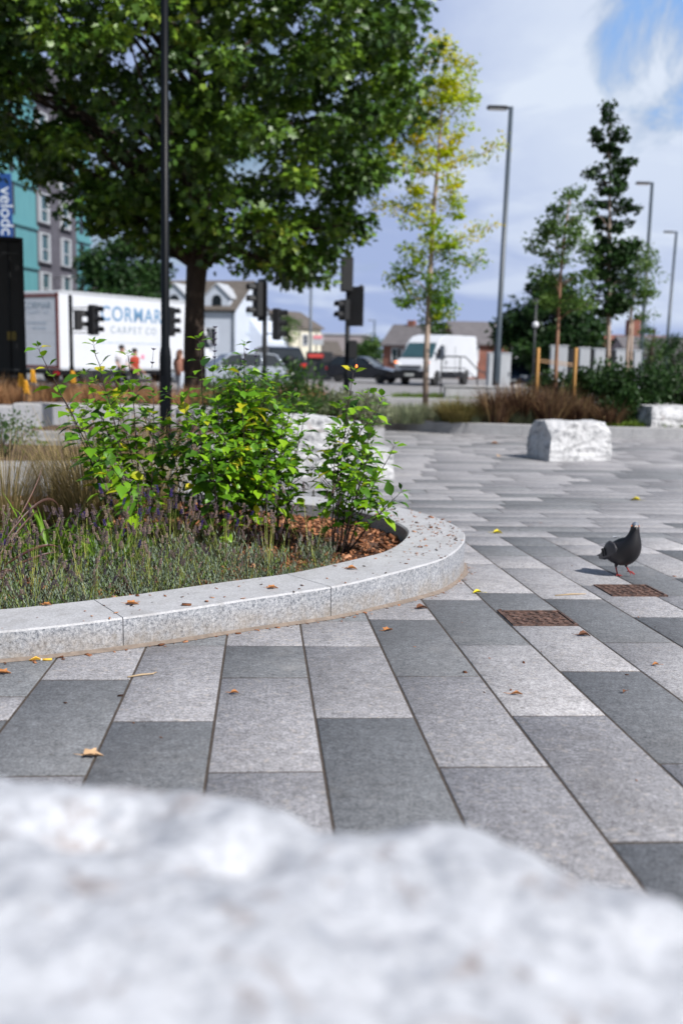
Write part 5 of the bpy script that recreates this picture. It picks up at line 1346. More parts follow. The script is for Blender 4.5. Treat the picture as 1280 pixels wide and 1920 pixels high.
def car(label, loc, rz, paint, kind='hatch', L=4.3, Wd=1.78, H=1.46, spare=False, name='parked_car', lights=True, lit=False):
    """front towards -X"""
    t = thing(name, label, 'car', loc, rz); a = L / 2; r = .33 if H < 1.6 else .39
    f = 1 if H < 1.6 else 1.25
    low = [(-a + .05, .28), (-a, .45), (-a + .03, .62 * f), (-a + .35, .74 * f), (-a + 1.15, .90 * f), (-a + 1.5, .96 * f), (a - .25, .98 * f), (a - .03, .90 * f), (a, .5), (a - .08, .28), (a - .42, .25), (a - .47, .45), (a - .62, .62), (a - .95, .62), (a - 1.12, .45), (a - 1.17, .25), (-a + 1.2, .25), (-a + 1.15, .45), (-a + 1.0, .62), (-a + .68, .62), (-a + .52, .45), (-a + .47, .25)]
    hull('body', low, Wd / 2, paint, t, lambda x, z: (1.0 if z > .4 else .96) * (1 - .10 * max(0, (abs(x) - a + .5) / .5) ** 2))
    xr = a - .12 if (kind != 'saloon') else a - .9
    cab = [(-a + 1.25, .92 * f), (-a + 1.95, H - .07), (-a + 2.3, H - .015), (xr - .75, H), (xr - .35, H - .06), (xr, .95 * f)]
    hull('windows', cab, Wd / 2 * .93, M['glass'], t, lambda x, z: 1 - .20 * (z - .9 * f) / (H - .9 * f))
    roof = [(-a + 1.90, H - .085), (-a + 1.95, H - .05), (-a + 2.3, H + .006), (xr - .75, H + .02), (xr - .33, H - .045), (xr - .30, H - .085), (xr - .75, H - .03), (-a + 2.3, H - .04)]
    hull('roof', roof, Wd / 2 * .765, paint, t, lambda x, z: 1)
    mb = MB()
    for s in (-1, 1):
        w1 = Wd / 2 * .935; w2 = Wd / 2 * .76
        for xa, xb in ((-a + 1.27, -a + 1.96), (-a + 2.45, -a + 2.42), (xr - .08, xr - .42), (xr - 1.05, xr - 1.0)):
            mb.tube([(xa, s * w1, .95 * f), (xb, s * w2, H - .05)], .035, 6)
    mb.build('pillar', [paint], t)
    for x in (-a + .83, a - .80):
        for s in (-1, 1): wheel(t, x, s * (Wd / 2 - .12), r)
    for s in (-1, 1):
        mb = MB(); mb.box((-a + .13, s * (Wd / 2 - .30), .63 * f), (.20, .36, .14), rz=s * R(22), bev=.03); mb.build('headlight', [M['lens']], t)
        mb = MB(); mb.box((a - .05, s * (Wd / 2 - .20), .78 * f), (.10, .26, .2), bev=.03); mb.build('tail_light', [M['redlens']], t)
        mb = MB(); mb.box((-a + 1.45, s * (Wd / 2 + .07), .98 * f), (.10, .18, .13), bev=.03); mb.build('wing_mirror', [paint], t)
    mb = MB(); mb.box((-a + .015, 0, .42), (.05, 1.1, .2), bev=.02); mb.build('grille', [M['black_matt']], t)
    for xx, zz in ((-a - .012, .44), (a + .005, .62)): mb = MB(); mb.box((xx, 0, zz), (.02, .5, .11)); mb.build('number_plate', [M['plate']], t)
    if spare:
        mb = MB(); mb.lathe([(.05, a + .20), (.30, a + .21), (.37, a + .16), (.37, a + .06), (.28, a + .02)], 24, (0, 0, 1.05), 'X'); mb.build('spare_wheel_cover', [M['black']], t)
    return t
p = AT(715, 700, 56); car('black hatchback on the road just left of the white van', (float(AT(684, 700, 57)[0]), 57, 0), R(156), M['carblack'], L=4.2, H=1.45)
car('dark blue car facing the camera behind the cabinets, right of the tallest lamp post', (float(AT(982, 700, 50)[0]), 51, 0), R(68), M['carblue'], L=4.2, H=1.5)
car('silver blue car with dark windows under the plane tree', (float(AT(428, 700, 38)[0]), 38.6, 0), R(24), M['carsilver'], L=4.3, H=1.47)
car('tall dark off road car with a black spare wheel on its back', (float(AT(510, 700, 46)[0]), 47, 0), R(-68 + 0), M['carblack'], L=4.3, Wd=1.85, H=1.80, spare=True)

def van():
    base = AT(800, 705, 51.5); yaw = math.atan2(.86, .51)    # length direction, rearwards
    c = np.array([base[0], 51.5]); d = np.array([.51, .86]); n = np.array([-.86, .51]); c = c + n * 1.0
    t = thing('delivery_van', 'white panel van with a high roof and orange indicators on the road', 'van', (c[0], c[1], 0), yaw)
    # local: x rearwards from front bumper, y to the left in plan
    W2 = 1.0; prof = [(.05, .42), (0, .62), (.02, .95), (.12, 1.12), (.42, 1.30), (.78, 1.42), (1.42, 2.18), (1.62, 2.38), (2.0, 2.58), (2.7, 2.68), (6.3, 2.70), (6.42, 2.6), (6.5, 1.6), (6.5, .45), (5.35, .42), (5.3, .62), (5.1, .80), (4.75, .80), (4.55, .62), (4.5, .40), (1.62, .40), (1.57, .62), (1.37, .80), (1.02, .80), (.82, .62), (.77, .42)]
    hull('body', prof, W2, M['white'], t, lambda x, z: (1.0 if z < 1.3 else 1.0 - .10 * (z - 1.3) / 1.4) * (1 - .13 * max(0, (.6 - x) / .6) ** 2))
    mb = MB()
    w1, w2 = W2 * .90, W2 * .80
    V = [(.80, -w1, 1.47), (.80, w1, 1.47), (1.46, w2, 2.20), (1.46, -w2, 2.20)]; V2 = [(x - .035, y, z + .03) for x, y, z in V]
    mb.add(V + V2, [(0, 1, 2, 3), (4, 7, 6, 5), (0, 4, 5, 1), (1, 5, 6, 2), (2, 6, 7, 3), (3, 7, 4, 0)]); mb.build('windscreen', [M['glassteal']], t)
    for s in (-1, 1):
        mb = MB(); o = [(1.02, 1.42), (1.62, 2.12), (2.05, 2.12), (2.05, 1.40)]
        V = [(x, s * (W2 * (1 - .10 * (z - 1.3) / 1.4) + q), z) for q in (-.02, .012) for x, z in o]
        mb.add(V, [(0, 1, 2, 3), (7, 6, 5, 4)] + [(i, i + 4, (i + 1) % 4 + 4, (i + 1) % 4) for i in range(4)]); mb.build('side_window', [M['glass']], t)
        mb = MB(); mb.box((.16, s * .74, 1.02), (.28, .34, .26), rz=-s * R(20), bev=.05); mb.build('headlight', [M['lens']], t)
        mb = MB(); mb.box((.22, s * .93, 1.20), (.16, .10, .12), bev=.02); mb.build('indicator', [M['orange']], t)
        mb = MB(); mb.box((1.02, s * 1.16, 1.72), (.16, .16, .42), bev=.04); mb.tube([(1.1, s * .97, 1.6), (1.05, s * 1.12, 1.6)], .02, 6); mb.build('wing_mirror', [M['black_matt']], t)
    mb = MB(); mb.box((.05, 0, .58), (.18, 1.90, .42), bev=.06); mb.build('bumper', [M['black_matt']], t)
    mb = MB(); mb.prism([(-.55, .93), (.55, .93), (.68, 1.04), (-.68, 1.04)], -.03, .08, 'YZ'); mb.build('grille', [M['black_matt']], t)
    mb = MB(); mb.prism([(-.40, .70), (.40, .70), (.48, .84), (-.48, .84)], -.03, .06, 'YZ'); mb.build('lower_grille', [M['black_matt']], t)
    mb = MB(); mb.box((-.045, 0, .57), (.02, .52, .12)); mb.build('number_plate', [M['plate']], t)
    mb = MB()
    for s in (-1, 1): mb.box((3.1, s * .995, .58), (2.9, .04, .34), bev=.01)
    mb.build('side_skirt', [M['black_matt']], t)
    # sliding door seams, proud of the flank
    mb = MB()
    for x in (2.25, 3.45):
        for s in (-1, 1): mb.box((x, s * .985, 1.35), (.02, .02, 1.5), rx=s * R(2.6))
    mb.build('door_seam', [M['offwhite']], t)
    mb = MB(); mb.box((2.35, -1.004, 1.25), (.14, .03, .04)); mb.box((2.2, -1.004, 1.22), (.14, .03, .04)); mb.build('door_handle', [M['black_matt']], t)
    for x in (1.2, 4.93):
        for s in (-1, 1): wheel(t, x, s * .86, .36, .22)
van()

def white_lorry():
    c = np.array([-12.3, 43.6]); d = np.array([4.3, 7.3]); d = d / np.linalg.norm(d); yaw = math.atan2(d[1], d[0])
    # local x forward (away), y left; near side is y=0, box extends to y=+2.5
    t = thing('box_lorry', 'large white box lorry lettered in blue behind the seating wall at left', 'lorry', (c[0], c[1], 0), yaw)
    L = 8.6; z0, z1 = .62, 3.98
    mb = MB(); mb.box((L / 2, 1.25, (z0 + z1) / 2), (L, 2.5, z1 - z0), bev=.03); mb.build('box_body', [M['white']], t)
    mb = MB()
    for z, h in ((z1 - .03, .12), (z0 + .04, .12)): mb.box((L / 2, -.006, z), (L - .06, .03, h), bev=.004)
    mb.build('edge_rail', [M['offwhite']], t)
    # rear doors in a maroon frame
    mb = MB(); mb.box((-.02, 1.25, z1 - .20), (.05, 2.44, .12)); mb.box((-.02, 1.25, z0 + .10), (.05, 2.44, .12)); mb.box((-.02, .10, (z0 + z1) / 2), (.05, .13, z1 - z0 - .16)); mb.box((-.02, 2.40, (z0 + z1) / 2), (.05, .13, z1 - z0 - .16)); mb.build('door_frame', [M['maroon']], t)
    mb = MB()
    for k in range(6): mb.box((-.012, 1.25, z0 + .36 + k * .48), (.035, 2.12, .472), bev=.004)
    mb.build('roller_door', [simple('roller_door_white', (.60, .63, .68), .5, var=.05)], t)  # door paint is a slightly bluer white than the box body
    rot = (R(90), 0, R(-90))
    text_mesh('lettering', 'CORMAR', .40, M['gtext'], t, (-.035, 1.30, 3.36), rot, xs=1.05)
    text_mesh('lettering', 'CARPET', .20, M['ftext'], t, (-.035, 1.50, 3.08), rot, spacing=1.2)
    text_mesh('lettering', 'CO', .20, M['ftext'], t, (-.035, .74, 3.08), rot, spacing=1.2)
    for z in (2.62, 2.40):
        mb = MB(); y = .75
        for wd in ((.28, .22, .32, .16) if z > 2.5 else (.3, .2, .25)): mb.box((-.036, y + wd / 2, z), (.006, wd, .07)); y += wd + .06
        mb.build('small_lettering', [M['ftext']], t)
    side = (R(90), 0, 0)
    text_mesh('lettering', 'CORMAR', .92, M['ltext'], t, (4.55, -.008, 3.12), side, spacing=1.12, xs=1.0, bold=.012)
    text_mesh('lettering', 'CARPET', .46, M['gtext'], t, (4.15, -.008, 2.42), side, spacing=1.4)
    text_mesh('lettering', 'CO', .46, M['gtext'], t, (5.85, -.008, 2.42), side, spacing=1.4)
    mb = MB(); x = 2.35; rs = np.random.default_rng(5)
    while x < 6.6:
        wd = rs.uniform(.12, .5); mb.box((x + wd / 2, -.009, 1.85), (wd, .008, .07)); x += wd + .1
    mb.build('small_lettering', [M['ftext']], t)
    mb = MB(); mb.lathe([(.11, -.012), (.10, -.02)], 16, (5.25, 0, 1.22), 'Y'); mb.build('emblem', [simple('pink_print', (.75, .18, .30), .5)], t)
    mb = MB(); mb.box((L / 2, 1.25, .50), (L - .3, 2.2, .2)); mb.build('chassis', [M['black_matt']], t)
    mb = MB()
    for s in (0.02, 2.48): mb.box((3.6, s, .48), (3.2, .04, .36), bev=.01)
    mb.build('side_guard', [M['black_matt']], t)
    for x in (1.7, 2.8, 8.9):
        for y in (.18, 2.32): wheel(t, x, y, .48, .28)
    for y in (.2, 2.3): mb = MB(); mb.box((-.05, y, .46), (.06, .3, .14), bev=.01); mb.build('tail_light', [M['redlens']], t)
    # cab
    prof = [(L + .25, .55), (L + .25, 2.9), (L + .7, 3.35), (L + 1.3, 3.2), (L + 1.75, 2.35), (L + 2.15, 1.55), (L + 2.2, .6)]
    o = hull('cab', prof, 1.22, M['white'], t, lambda x, z: 1 - .06 * max(0, z - 1.5) / 1.8); o.location = (0, 1.25, 0)
    mb = MB(); mb.prism([(L + .95, 1.75), (L + .95, 2.45), (L + 1.55, 2.40), (L + 1.85, 1.75)], .02, .05, 'XZ'); mb.build('side_window', [M['glass']], t)
    mb = MB(); mb.box((L + 1.85, -.22, 2.15), (.14, .2, .6), bev=.04); mb.tube([(L + 1.6, .05, 2.4), (L + 1.85, -.2, 2.4)], .025, 6); mb.build('wing_mirror', [M['black_matt']], t)
white_lorry()
def black_lorry():
    p = AT(46, 500, 24.0); t = thing('black_lorry', 'tall black lorry body cut off by the left edge of the photo', 'lorry', (p[0], 24.0, 0), R(21))
    mb = MB(); mb.box((-1.26, 3.4, 2.35), (2.5, 6.8, 3.3), bev=.04); mb.build('box_body', [M['black']], t)
    mb = MB()
    for x in (-.05, -2.47): mb.box((x, -.03, 2.35), (.07, .05, 3.26), bev=.01)
    mb.box((-1.26, -.03, 3.95), (2.34, .05, .08), bev=.01); mb.box((-1.26, -.03, .76), (2.34, .05, .08), bev=.01); mb.build('door_frame', [M['black_matt']], t)
    mb = MB()
    for x in (-.62, -1.85): mb.box((x, -.012, 2.35), (1.16, .03, 3.05), bev=.01)
    mb.build('rear_door', [M['black_matt']], t)
    mb = MB()
    for x in (-.35, -.9, -1.6, -2.15): mb.tube([(x, -.05, .85), (x, -.05, 3.85)], .018, 6)
    mb.build('lock_rod', [M['black_matt']], t)
    mb = MB(); mb.box((-.33, -.05, 1.72), (.20, .02, .20)); mb.build('warning_plate', [simple('dull_yellow_plate', (.20, .14, .02), .6)], t)
    mb = MB(); mb.box((-.45, -.10, .93), (.62, .05, .04)); mb.box((-.30, -.06, 3.62), (.36, .03, .05)); mb.build('marker_strip', [M['dkgrey']], t)
    mb = MB(); mb.box((-1.26, -.10, .55), (2.3, .12, .14), bev=.02); mb.build('bumper', [M['black_matt']], t)
    for y in (1.0, 2.3):
        for x in (-.22, -2.3): mb = MB(); mb.lathe([(.3, -.14), (.46, -.14), (.5, -.09), (.5, .09), (.46, .14), (.3, .14)], 22, (x, y, .5), 'X'); mb.build('wheel', [M['rubber']], t)
    mb = MB(); mb.box((-1.26, 8.0, 1.7), (2.4, 2.0, 2.5), bev=.12); mb.build('cab', [M['black']], t)
black_lorry()

# ------------------------------------------------------------------ handrail and cabinets
def handrail():
    D = 40.0; a = AT(828, 668, D); b = AT(872, 668, D); c = AT(895, 692, D); t = thing('handrail', 'thin dark metal handrail in front of the side of the white van', 'handrail', (a[0], D, 0))
    P = lambda v: tuple(np.array(v) - np.array([a[0], D, 0])); z = a[2]
    mb = MB(); mb.tube([(0, 0, 0), (0, 0, z - .1), (.08, 0, z)], .028, 8)
    x2 = b[0] - a[0]; x3 = c[0] - a[0]
    mb.tube([(.05, 0, z), (x2, 0, z), (x3, 0, z - .5), (x3 + .5, 0, z - .72)], .028, 8)
    mb.build('rail', [M['dkgrey']], t)
    for x in (0.0, x2 - .2, x3): mb = MB(); zz = z if x < x3 else z - .5; mb.tube([(x, 0, 0), (x, 0, zz)], .026, 8); mb.build('post', [M['dkgrey']], t)
    mb = MB(); mb.tube([(0, 0, z - .45), (x2, 0, z - .45), (x3, 0, z - .9)], .02, 8); mb.build('mid_rail', [M['dkgrey']], t)
handrail()
def cabinet(label, px0, px1, pyt, D, depth=.6, rz=0.0, side=True, group=None, name='roadside_cabinet'):
    a = AT(px0, pyt, D); b = AT(px1, pyt, D); w = b[0] - a[0]; H = a[2]
    t = thing(name, label, 'cabinet', ((a[0] + b[0]) / 2, D, 0), rz, group)
    mb = MB(); mb.box((0, depth / 2, H / 2 + .03), (w, depth, H - .08), bev=.02); mb.build('body', [M['offwhite']], t)
    mb = MB(); mb.box((0, depth / 2, H), (w + .05, depth + .05, .05), bev=.015); mb.build('lid', [M['offwhite']], t)
    k = 2 if w > .75 else 1
    for i in range(k):
        mb = MB(); ww = w / k; mb.box((-w / 2 + ww * (i + .5), -.012, H / 2 + .03), (ww - .05, .03, H - .2), bev=.006); d = mb.build('door', [M['offwhite']], t)
        mb = MB(); mb.box((-w / 2 + ww * (i + .5) + ww * .36, -.035, H * .55), (.03, .03, .14)); mb.build('handle', [M['dkgrey']], d)
    if side:
        mb = MB(); mb.box((-w / 2 - .19, depth * .5, H * .5), (.36, depth * 1.04, H * .95), bev=.02); mb.build('shade_panel', [M['black_matt']], t)  # black box put in for the shaded left side, not a cabinet part
    return t
cabinet('wide white cabinet at the foot of the tallest street lamp', 916, 958, 662, 36.5, .5, 0, False)
for i, (x0, x1, y, lb) in enumerate([(1033, 1064, 648, 'white cabinet between the two timber stakes'), (1086, 1106, 652, 'white cabinet just right of the right timber stake'), (1114, 1134, 654, 'white cabinet touching the trunk of the dark columnar tree'), (1154, 1172, 655, 'white cabinet beside the forked pale trunk'), (1188, 1202, 657, 'rightmost of the row of white cabinets')]):
    cabinet(lb, x0, x1, y, 37 + i * .8, .5, R(-8), i > 0, 'row of white roadside cabinets at right')
def low_wall():
    t = thing('low_wall', 'low pale wall glimpsed behind the bronze grasses at right', 'low wall', (5.3, 30, 0)); mb = MB(); mb.box((0, 0, .28), (4.6, .4, .56), bev=.02); mb.build('wall', [M['wallstone']], t)
    mb = MB(); mb.box((0, 0, .59), (4.7, .46, .06), bev=.015); mb.build('coping', [M['wallstone']], t)
low_wall()
def bollard():
    p = G(1279, 815); t = thing('dark_bollard', 'dark bollard foot cut by the right edge above the paving', 'bollard', (p[0] + .10, p[1], 0)); mb = MB(); mb.lathe([(.10, 0), (.10, .05), (.07, .08), (.07, .55), (.05, .62), (.01, .63)], 16); mb.build('post', [M['black_matt']], t)
bollard()

# ------------------------------------------------------------------ buildings
def building_root(name, label, loc, rz): return thing(name, label, 'building', loc, rz)
def flats():
    # facade runs away from us; local x along the facade, y = outwards to the right-hand side is -Y
    a = np.array([-23.4, 68.0]); d = np.array([.17, .985]); yaw = math.atan2(d[1], d[0]); t = building_root('apartment_building', 'tall block of flats clad in teal and dark grey at left', (a[0], a[1], 0), yaw)
    Ht = 22; dep = 12
    def fac(name, x0, x1, z0, z1, mat, proud=0.0, th=.3):
        mb = MB(); mb.box(((x0 + x1) / 2, th / 2 - proud, (z0 + z1) / 2), (x1 - x0, th, z1 - z0)); return mb.build(name, [mat], t)
    mb = MB(); mb.box((0.7, dep / 2 + .35, Ht / 2), (29.2, dep - .1, Ht)); mb.build('wall', [M['concrete']], t)
    fac('teal_cladding', -14, 6.1, 0, Ht, M['teal'], 0); fac('brick_wall', 6.1, 12.7, 0, Ht, M['greybrick'], .02); fac('teal_cladding', 12.7, 15.4, 0, Ht, M['teal'], 0)
    fl = 2.8
    for k in range(8):
        z = -1.05 + fl * k
        for x0, x1 in ((-14, 6.08), (12.72, 15.4)): mb = MB(); mb.box(((x0 + x1) / 2, -.09, z + 2.8), (x1 - x0, .18, .26), bev=.01); mb.build('floor_band', [M['teal']], t)
        if z < 0: continue
        for x in (7.1, 10.6):
            w, h = 1.5, 2.1; zc = z + 1.55
            mb = MB()
            for sx in (-1, 1): mb.box((x + sx * (w / 2 - .09), -.10, zc), (.18, .22, h), bev=.01)
            for sz in (-1, 1): mb.box((x, -.10, zc + sz * (h / 2 - .05)), (w - .36, .20, .10))
            mb.box((x, -.06, zc - .12), (w - .36, .12, .07)); wd = mb.build('window', [M['offwhite']], t)
            mb = MB(); mb.box((x, -.04, zc), (w - .36, .03, h - .2)); mb.build('pane', [M['glassteal']], wd)
            mb = MB(); mb.box((x + .1, -.10, zc - h / 2 - .09), (w + .5, .24, .06)); mb.build('sill', [M['greybrick']], wd)
        for x in (2.6, 13.6, -3):
            mb = MB(); mb.box((x, -.03, z + 1.6), (.55, .06, 2.1)); wd = mb.build('window', [M['dkgrey']], t); mb = MB(); mb.box((x, -.065, z + 1.6), (.42, .02, 1.9)); mb.build('pane', [M['glass']], wd)
    mb = MB(); mb.box((.7, dep / 2, Ht + .15), (29.6, dep + .3, .3)); mb.build('roof', [M['dkgrey']], t)
    mb = MB(); mb.tube([(8.6, -.1, 6.9), (8.6, -1.5, 7.0)], .05, 6); mb.box((8.6, -1.7, 7.0), (.3, .6, .12), bev=.03); mb.build('wall_lamp', [M['silver']], t)
    # banner facing the camera, fixed to the facade
    q = AT(10, 400, 66.0); b = thing('hanging_banner', 'navy banner with pale vertical lettering on the teal flats, above the black lorry', 'banner', (q[0], 66.0, 8.5))
    mb = MB(); zt = AT(10, 325, 66)[2] - 8.5; zb = AT(10, 470, 66)[2] - 8.5; mb.box((0, 0, (zt + zb) / 2), (.92, .12, zt - zb), bev=.01); mb.build('panel', [M['banner']], b)
    text_mesh('lettering', 'velodc', 1.15, M['white'], b, (.10, -.07, (zt + zb) / 2 + .05), (R(90), R(90), 0), extrude=.01)
    mb = MB(); mb.tube([(-.3, .1, (zt + zb) / 2), (-1.2, 1.4, (zt + zb) / 2)], .05, 6); mb.build('bracket', [M['dkgrey']], b)
flats()

def gable_house(name, label, loc, rz, L, Dp, eave, ridge, wall, roofm, over=.3, front=None, gables=True, thing_cat='building'):
    """ridge along local x; front towards -Y"""
    t = building_root(name, label, loc, rz)
    mb = MB(); V = [(x, y, z) for x in (-L / 2, L / 2) for y, z in ((-Dp / 2, 0), (Dp / 2, 0), (Dp / 2, eave), (0, ridge), (-Dp / 2, eave))]
    mb.add(V, [(0, 1, 2, 3, 4), (9, 8, 7, 6, 5), (0, 4, 9, 5), (1, 6, 7, 2), (4, 3, 8, 9), (2, 7, 8, 3)]); mb.build('wall', [wall], t)
    sl = (ridge - eave) / (Dp / 2); mb = MB()
    for s in (-1, 1):
        y0, y1 = s * (Dp / 2 + over), 0; z0 = eave - over * sl; th = .16
        V = []
        for x in (-L / 2 - .15, L / 2 + .15):
            V += [(x, y0, z0 + .03), (x, y1, ridge + .03), (x, y1, ridge + th), (x, y0, z0 + th)]
        mb.add(V, [(0, 1, 2, 3), (7, 6, 5, 4), (0, 4, 5, 1), (1, 5, 6, 2), (2, 6, 7, 3), (3, 7, 4, 0)])
    mb.build('roof', [roofm], t); return t
def add_window(t, x, z, w, h, y, frame='white', glass='glass', arch=False):
    mb = MB()
    for sx in (-1, 1): mb.box((x + sx * (w / 2 - .04), y - .05, z), (.08, .1, h))
    for sz in (-1, 1): mb.box((x, y - .05, z + sz * (h / 2 - .04)), (w - .16, .1, .08))
    mb.box((x, y - .04, z), (.05, .06, h - .16)); wd = mb.build('window', [M[frame]], t)
    mb = MB(); mb.box((x, y - .02, z), (w - .16, .03, h - .16)); mb.build('pane', [M[glass]], wd)
def pub():
    D = 85.0; c1 = AT(441, 700, D); rz = R(-14); L = 13; Dp = 9
    # front right corner at c1
    dx = np.array([math.cos(rz), math.sin(rz)]); dy = np.array([-math.sin(rz), math.cos(rz)])
    ctr = np.array([c1[0], D]) - dx * L / 2 + dy * Dp / 2
    t = gable_house('white_house', 'white rendered house with brown roof and dormers, right of the plane tree trunk', (ctr[0], ctr[1], 0), rz, L, Dp, 5.2, 7.75, M['render'], M['tile_brown'])
    for x in (L / 2 - 1.75, L / 2 - 5.6):
        mb = MB(); w, e, r, dpt = 1.15, 1.15, 2.2, 2.6; zb = 5.05; y0 = -Dp / 2 + .25
        V = [(x + sx, y, zb + z) for y in (y0, y0 + dpt) for sx, z in ((-w, 0), (w, 0), (w, e), (0, r), (-w, e))]
        mb.add(V, [(0, 1, 2, 3, 4), (9, 8, 7, 6, 5), (0, 5, 6, 1), (1, 6, 7, 2), (2, 7, 8, 3), (3, 8, 9, 4), (4, 9, 5, 0)]); d = mb.build('dormer', [M['render']], t)
        mb = MB()
        for s in (-1, 1):
            V = [(x + s * (w + .15), y0 - .12, zb + e - .12), (x, y0 - .12, zb + r + .03), (x, y0 - .12, zb + r + .16), (x + s * (w + .15), y0 - .12, zb + e + .02)]
            V += [(a, b + dpt + .1, c_) for a, b, c_ in V]; mb.add(V, [(0, 1, 2, 3), (7, 6, 5, 4), (0, 4, 5, 1), (1, 5, 6, 2), (2, 6, 7, 3), (3, 7, 4, 0)])
        mb.build('dormer_roof', [M['offwhite']], d)
        mb = MB(); pts_ = [(-.42, .35), (.42, .35), (.42, .95)] + [(.42 * math.cos(a), .95 + .42 * math.sin(a)) for a in np.linspace(.2, math.pi - .2, 7)] + [(-.42, .95)]
        mb.prism([(x + a, zb + b) for a, b in pts_], y0 - .03, y0 + .05, 'XZ'); mb.build('arched_window', [M['glass']], d)
    for x, z in ((L / 2 - 2.2, 3.0), (L / 2 - 5.2, 3.0), (L / 2 - 8.2, 3.0), (L / 2 - 11, 3.0)): add_window(t, x, z, 1.1, 1.4, -Dp / 2)
    mb = MB(); mb.box((0, -Dp / 2 - .08, 5.05), (L, .14, .16)); mb.build('gutter', [M['dkgrey']], t)
    mb = MB(); mb.tube([(L / 2 - .15, -Dp / 2 - .08, 0), (L / 2 - .15, -Dp / 2 - .08, 5.0)], .06, 6); mb.build('drainpipe', [M['greypost']], t)
    # lean-to on the gable
    mb = MB(); V = [(L / 2 + a, b, c_) for b in (-Dp / 2 + 3.5, Dp / 2 + 1.5) for a, c_ in ((0.01, 0), (1.6, 0), (1.6, 2.6), (0.01, 4.6))]
    mb.add(V, [(0, 1, 2, 3), (7, 6, 5, 4), (0, 4, 5, 1), (1, 5, 6, 2), (2, 6, 7, 3), (3, 7, 4, 0)]); mb.build('lean_to', [M['render']], t)
    for y, z in ((-1, 5.0), (-1, 3.3)):
        mb = MB(); mb.box((L / 2 + .03, y, z), (.05, 1.6, .22)); mb.build('gable_sign', [M['ftext']], t)
pub()
def houses():
    # brick house with grey roof behind the tallest lamp
    D = 75; a = AT(905, 700, D)
    t = gable_house('brick_house', 'red brick house with a grey brown roof, right of the white van', (a[0] + .4, D + 4, 0), R(8), 5.6, 7, 2.6, 4.2, M['redbrick'], M['tile_grey'])
    for x in (-1.8, ): add_window(t, x, 1.9, 1.1, 1.2, -3.5)
    mb = MB(); mb.prism([(.2, 0), (2.6, 0), (2.6, 2.7), (1.4, 3.9), (.2, 2.7)], -4.5, -3.4, 'XZ'); mb.build('gable_bay', [M['redbrick']], t)
    mb = MB(); mb.prism([(.9, 1.4), (1.9, 1.4), (1.9, 2.3), (1.4, 2.7), (.9, 2.3)], -4.56, -4.48, 'XZ'); mb.build('bay_window', [M['offwhite']], t)
    mb = MB(); mb.box((1.6, 0.5, 4.3), (.6, .6, .8), bev=.02); mb.build('chimney', [M['redbrick']], t)
    D = 85; a = AT(792, 700, D)
    t = gable_house('brick_house', 'low red brick house with a hipped dark roof, left of the white van', (a[0], D + 3, 0), R(-25), 5, 5, 2.6, 4.2, M['redbrick'], M['tile_grey'])
    mb = MB(); mb.box((-.9, 0, 4.3), (.6, .6, .8), bev=.02); mb.build('chimney', [M['redbrick']], t); add_window(t, -1.2, 1.7, 1, 1.2, -2.5)
    D = 80; a = AT(1165, 700, D)
    t = gable_house('terraced_house', 'terrace with a red tiled roof behind the row of white cabinets', (a[0], D + 4, 0), R(3), 9, 8, 2.2, 3.55, M['redbrick'], M['tile_red'])
    for x in (-3, 0, 3): add_window(t, x, 1.5, 1.1, 1.2, -4)
    mb = MB(); mb.box((1.8, 0, 4.2), (1.0, .8, 1.5), bev=.02)
    for k in (-.25, .25): mb.lathe([(.12, 4.9), (.10, 5.3)], 10, (1.8 + k, 0, 0))
    mb.build('chimney', [M['redbrick']], t)
    D = 70; a = AT(1262, 700, D)
    t = gable_house('grey_roofed_house', 'house with a pinkish grey roof at the right edge', (a[0] + 1.6, D + 4, 0), R(-4), 9, 8, 2.0, 3.2, M['concrete'], M['tile_grey'])
    for x in (-3, 0): add_window(t, x, 1.3, 1.1, 1.0, -4)
    D = 140; a = AT(650, 700, D)
    t = thing('distant_block', 'distant flat roofed pinkish grey building left of the tall black traffic light', 'building', (a[0] - .5, D, 0), R(-6)); mb = MB(); mb.box((-1.2, 5, 2.2), (8.5, 10, 4.6), bev=.05); mb.build('wall', [M['concrete']], t); mb = MB(); mb.box((-1.2, 5, 4.6), (8.8, 10.3, .2)); mb.build('roof', [M['offwhite']], t)
    for x in (-4, -1.5, 1): add_window(t, x, 2.8, 1.2, 1.2, 0)
    D = 110; a = AT(545, 700, D)
    t = gable_house('distant_house', 'distant brown roofed house above the off road car', (a[0] + .5, D, 0), R(10), 9, 7, 1.7, 3.0, M['concrete'], M['tile_brown'])
    for x in (-2.5, 0, 2.5): add_window(t, x, 1.2, 1.1, .9, -3.5)
    D = 95; a = AT(500, 700, D)
    t = gable_house('cream_house', 'cream house half hidden by the two headed traffic light', (a[0] + 1.3, D + 3, 0), R(60), 6, 5, 4.2, 5.6, simple('cream_render', (.66, .62, .50), .8, var=.05), M['tile_brown'])
    add_window(t, 0, 3, 1, 1.1, -2.5)
    D = 120; a = AT(200, 700, D)
    t = gable_house('distant_house', 'brick house with a brown roof far behind the white lorry, seen beside the lamp column', (a[0] + 6.5, D - 10, 0), R(5), 12, 8, 5.5, 8.2, M['redbrick'], M['tile_brown'])
    for x in (-4, 0, 4): add_window(t, x, 4, 1.2, 1.3, -4)
houses()
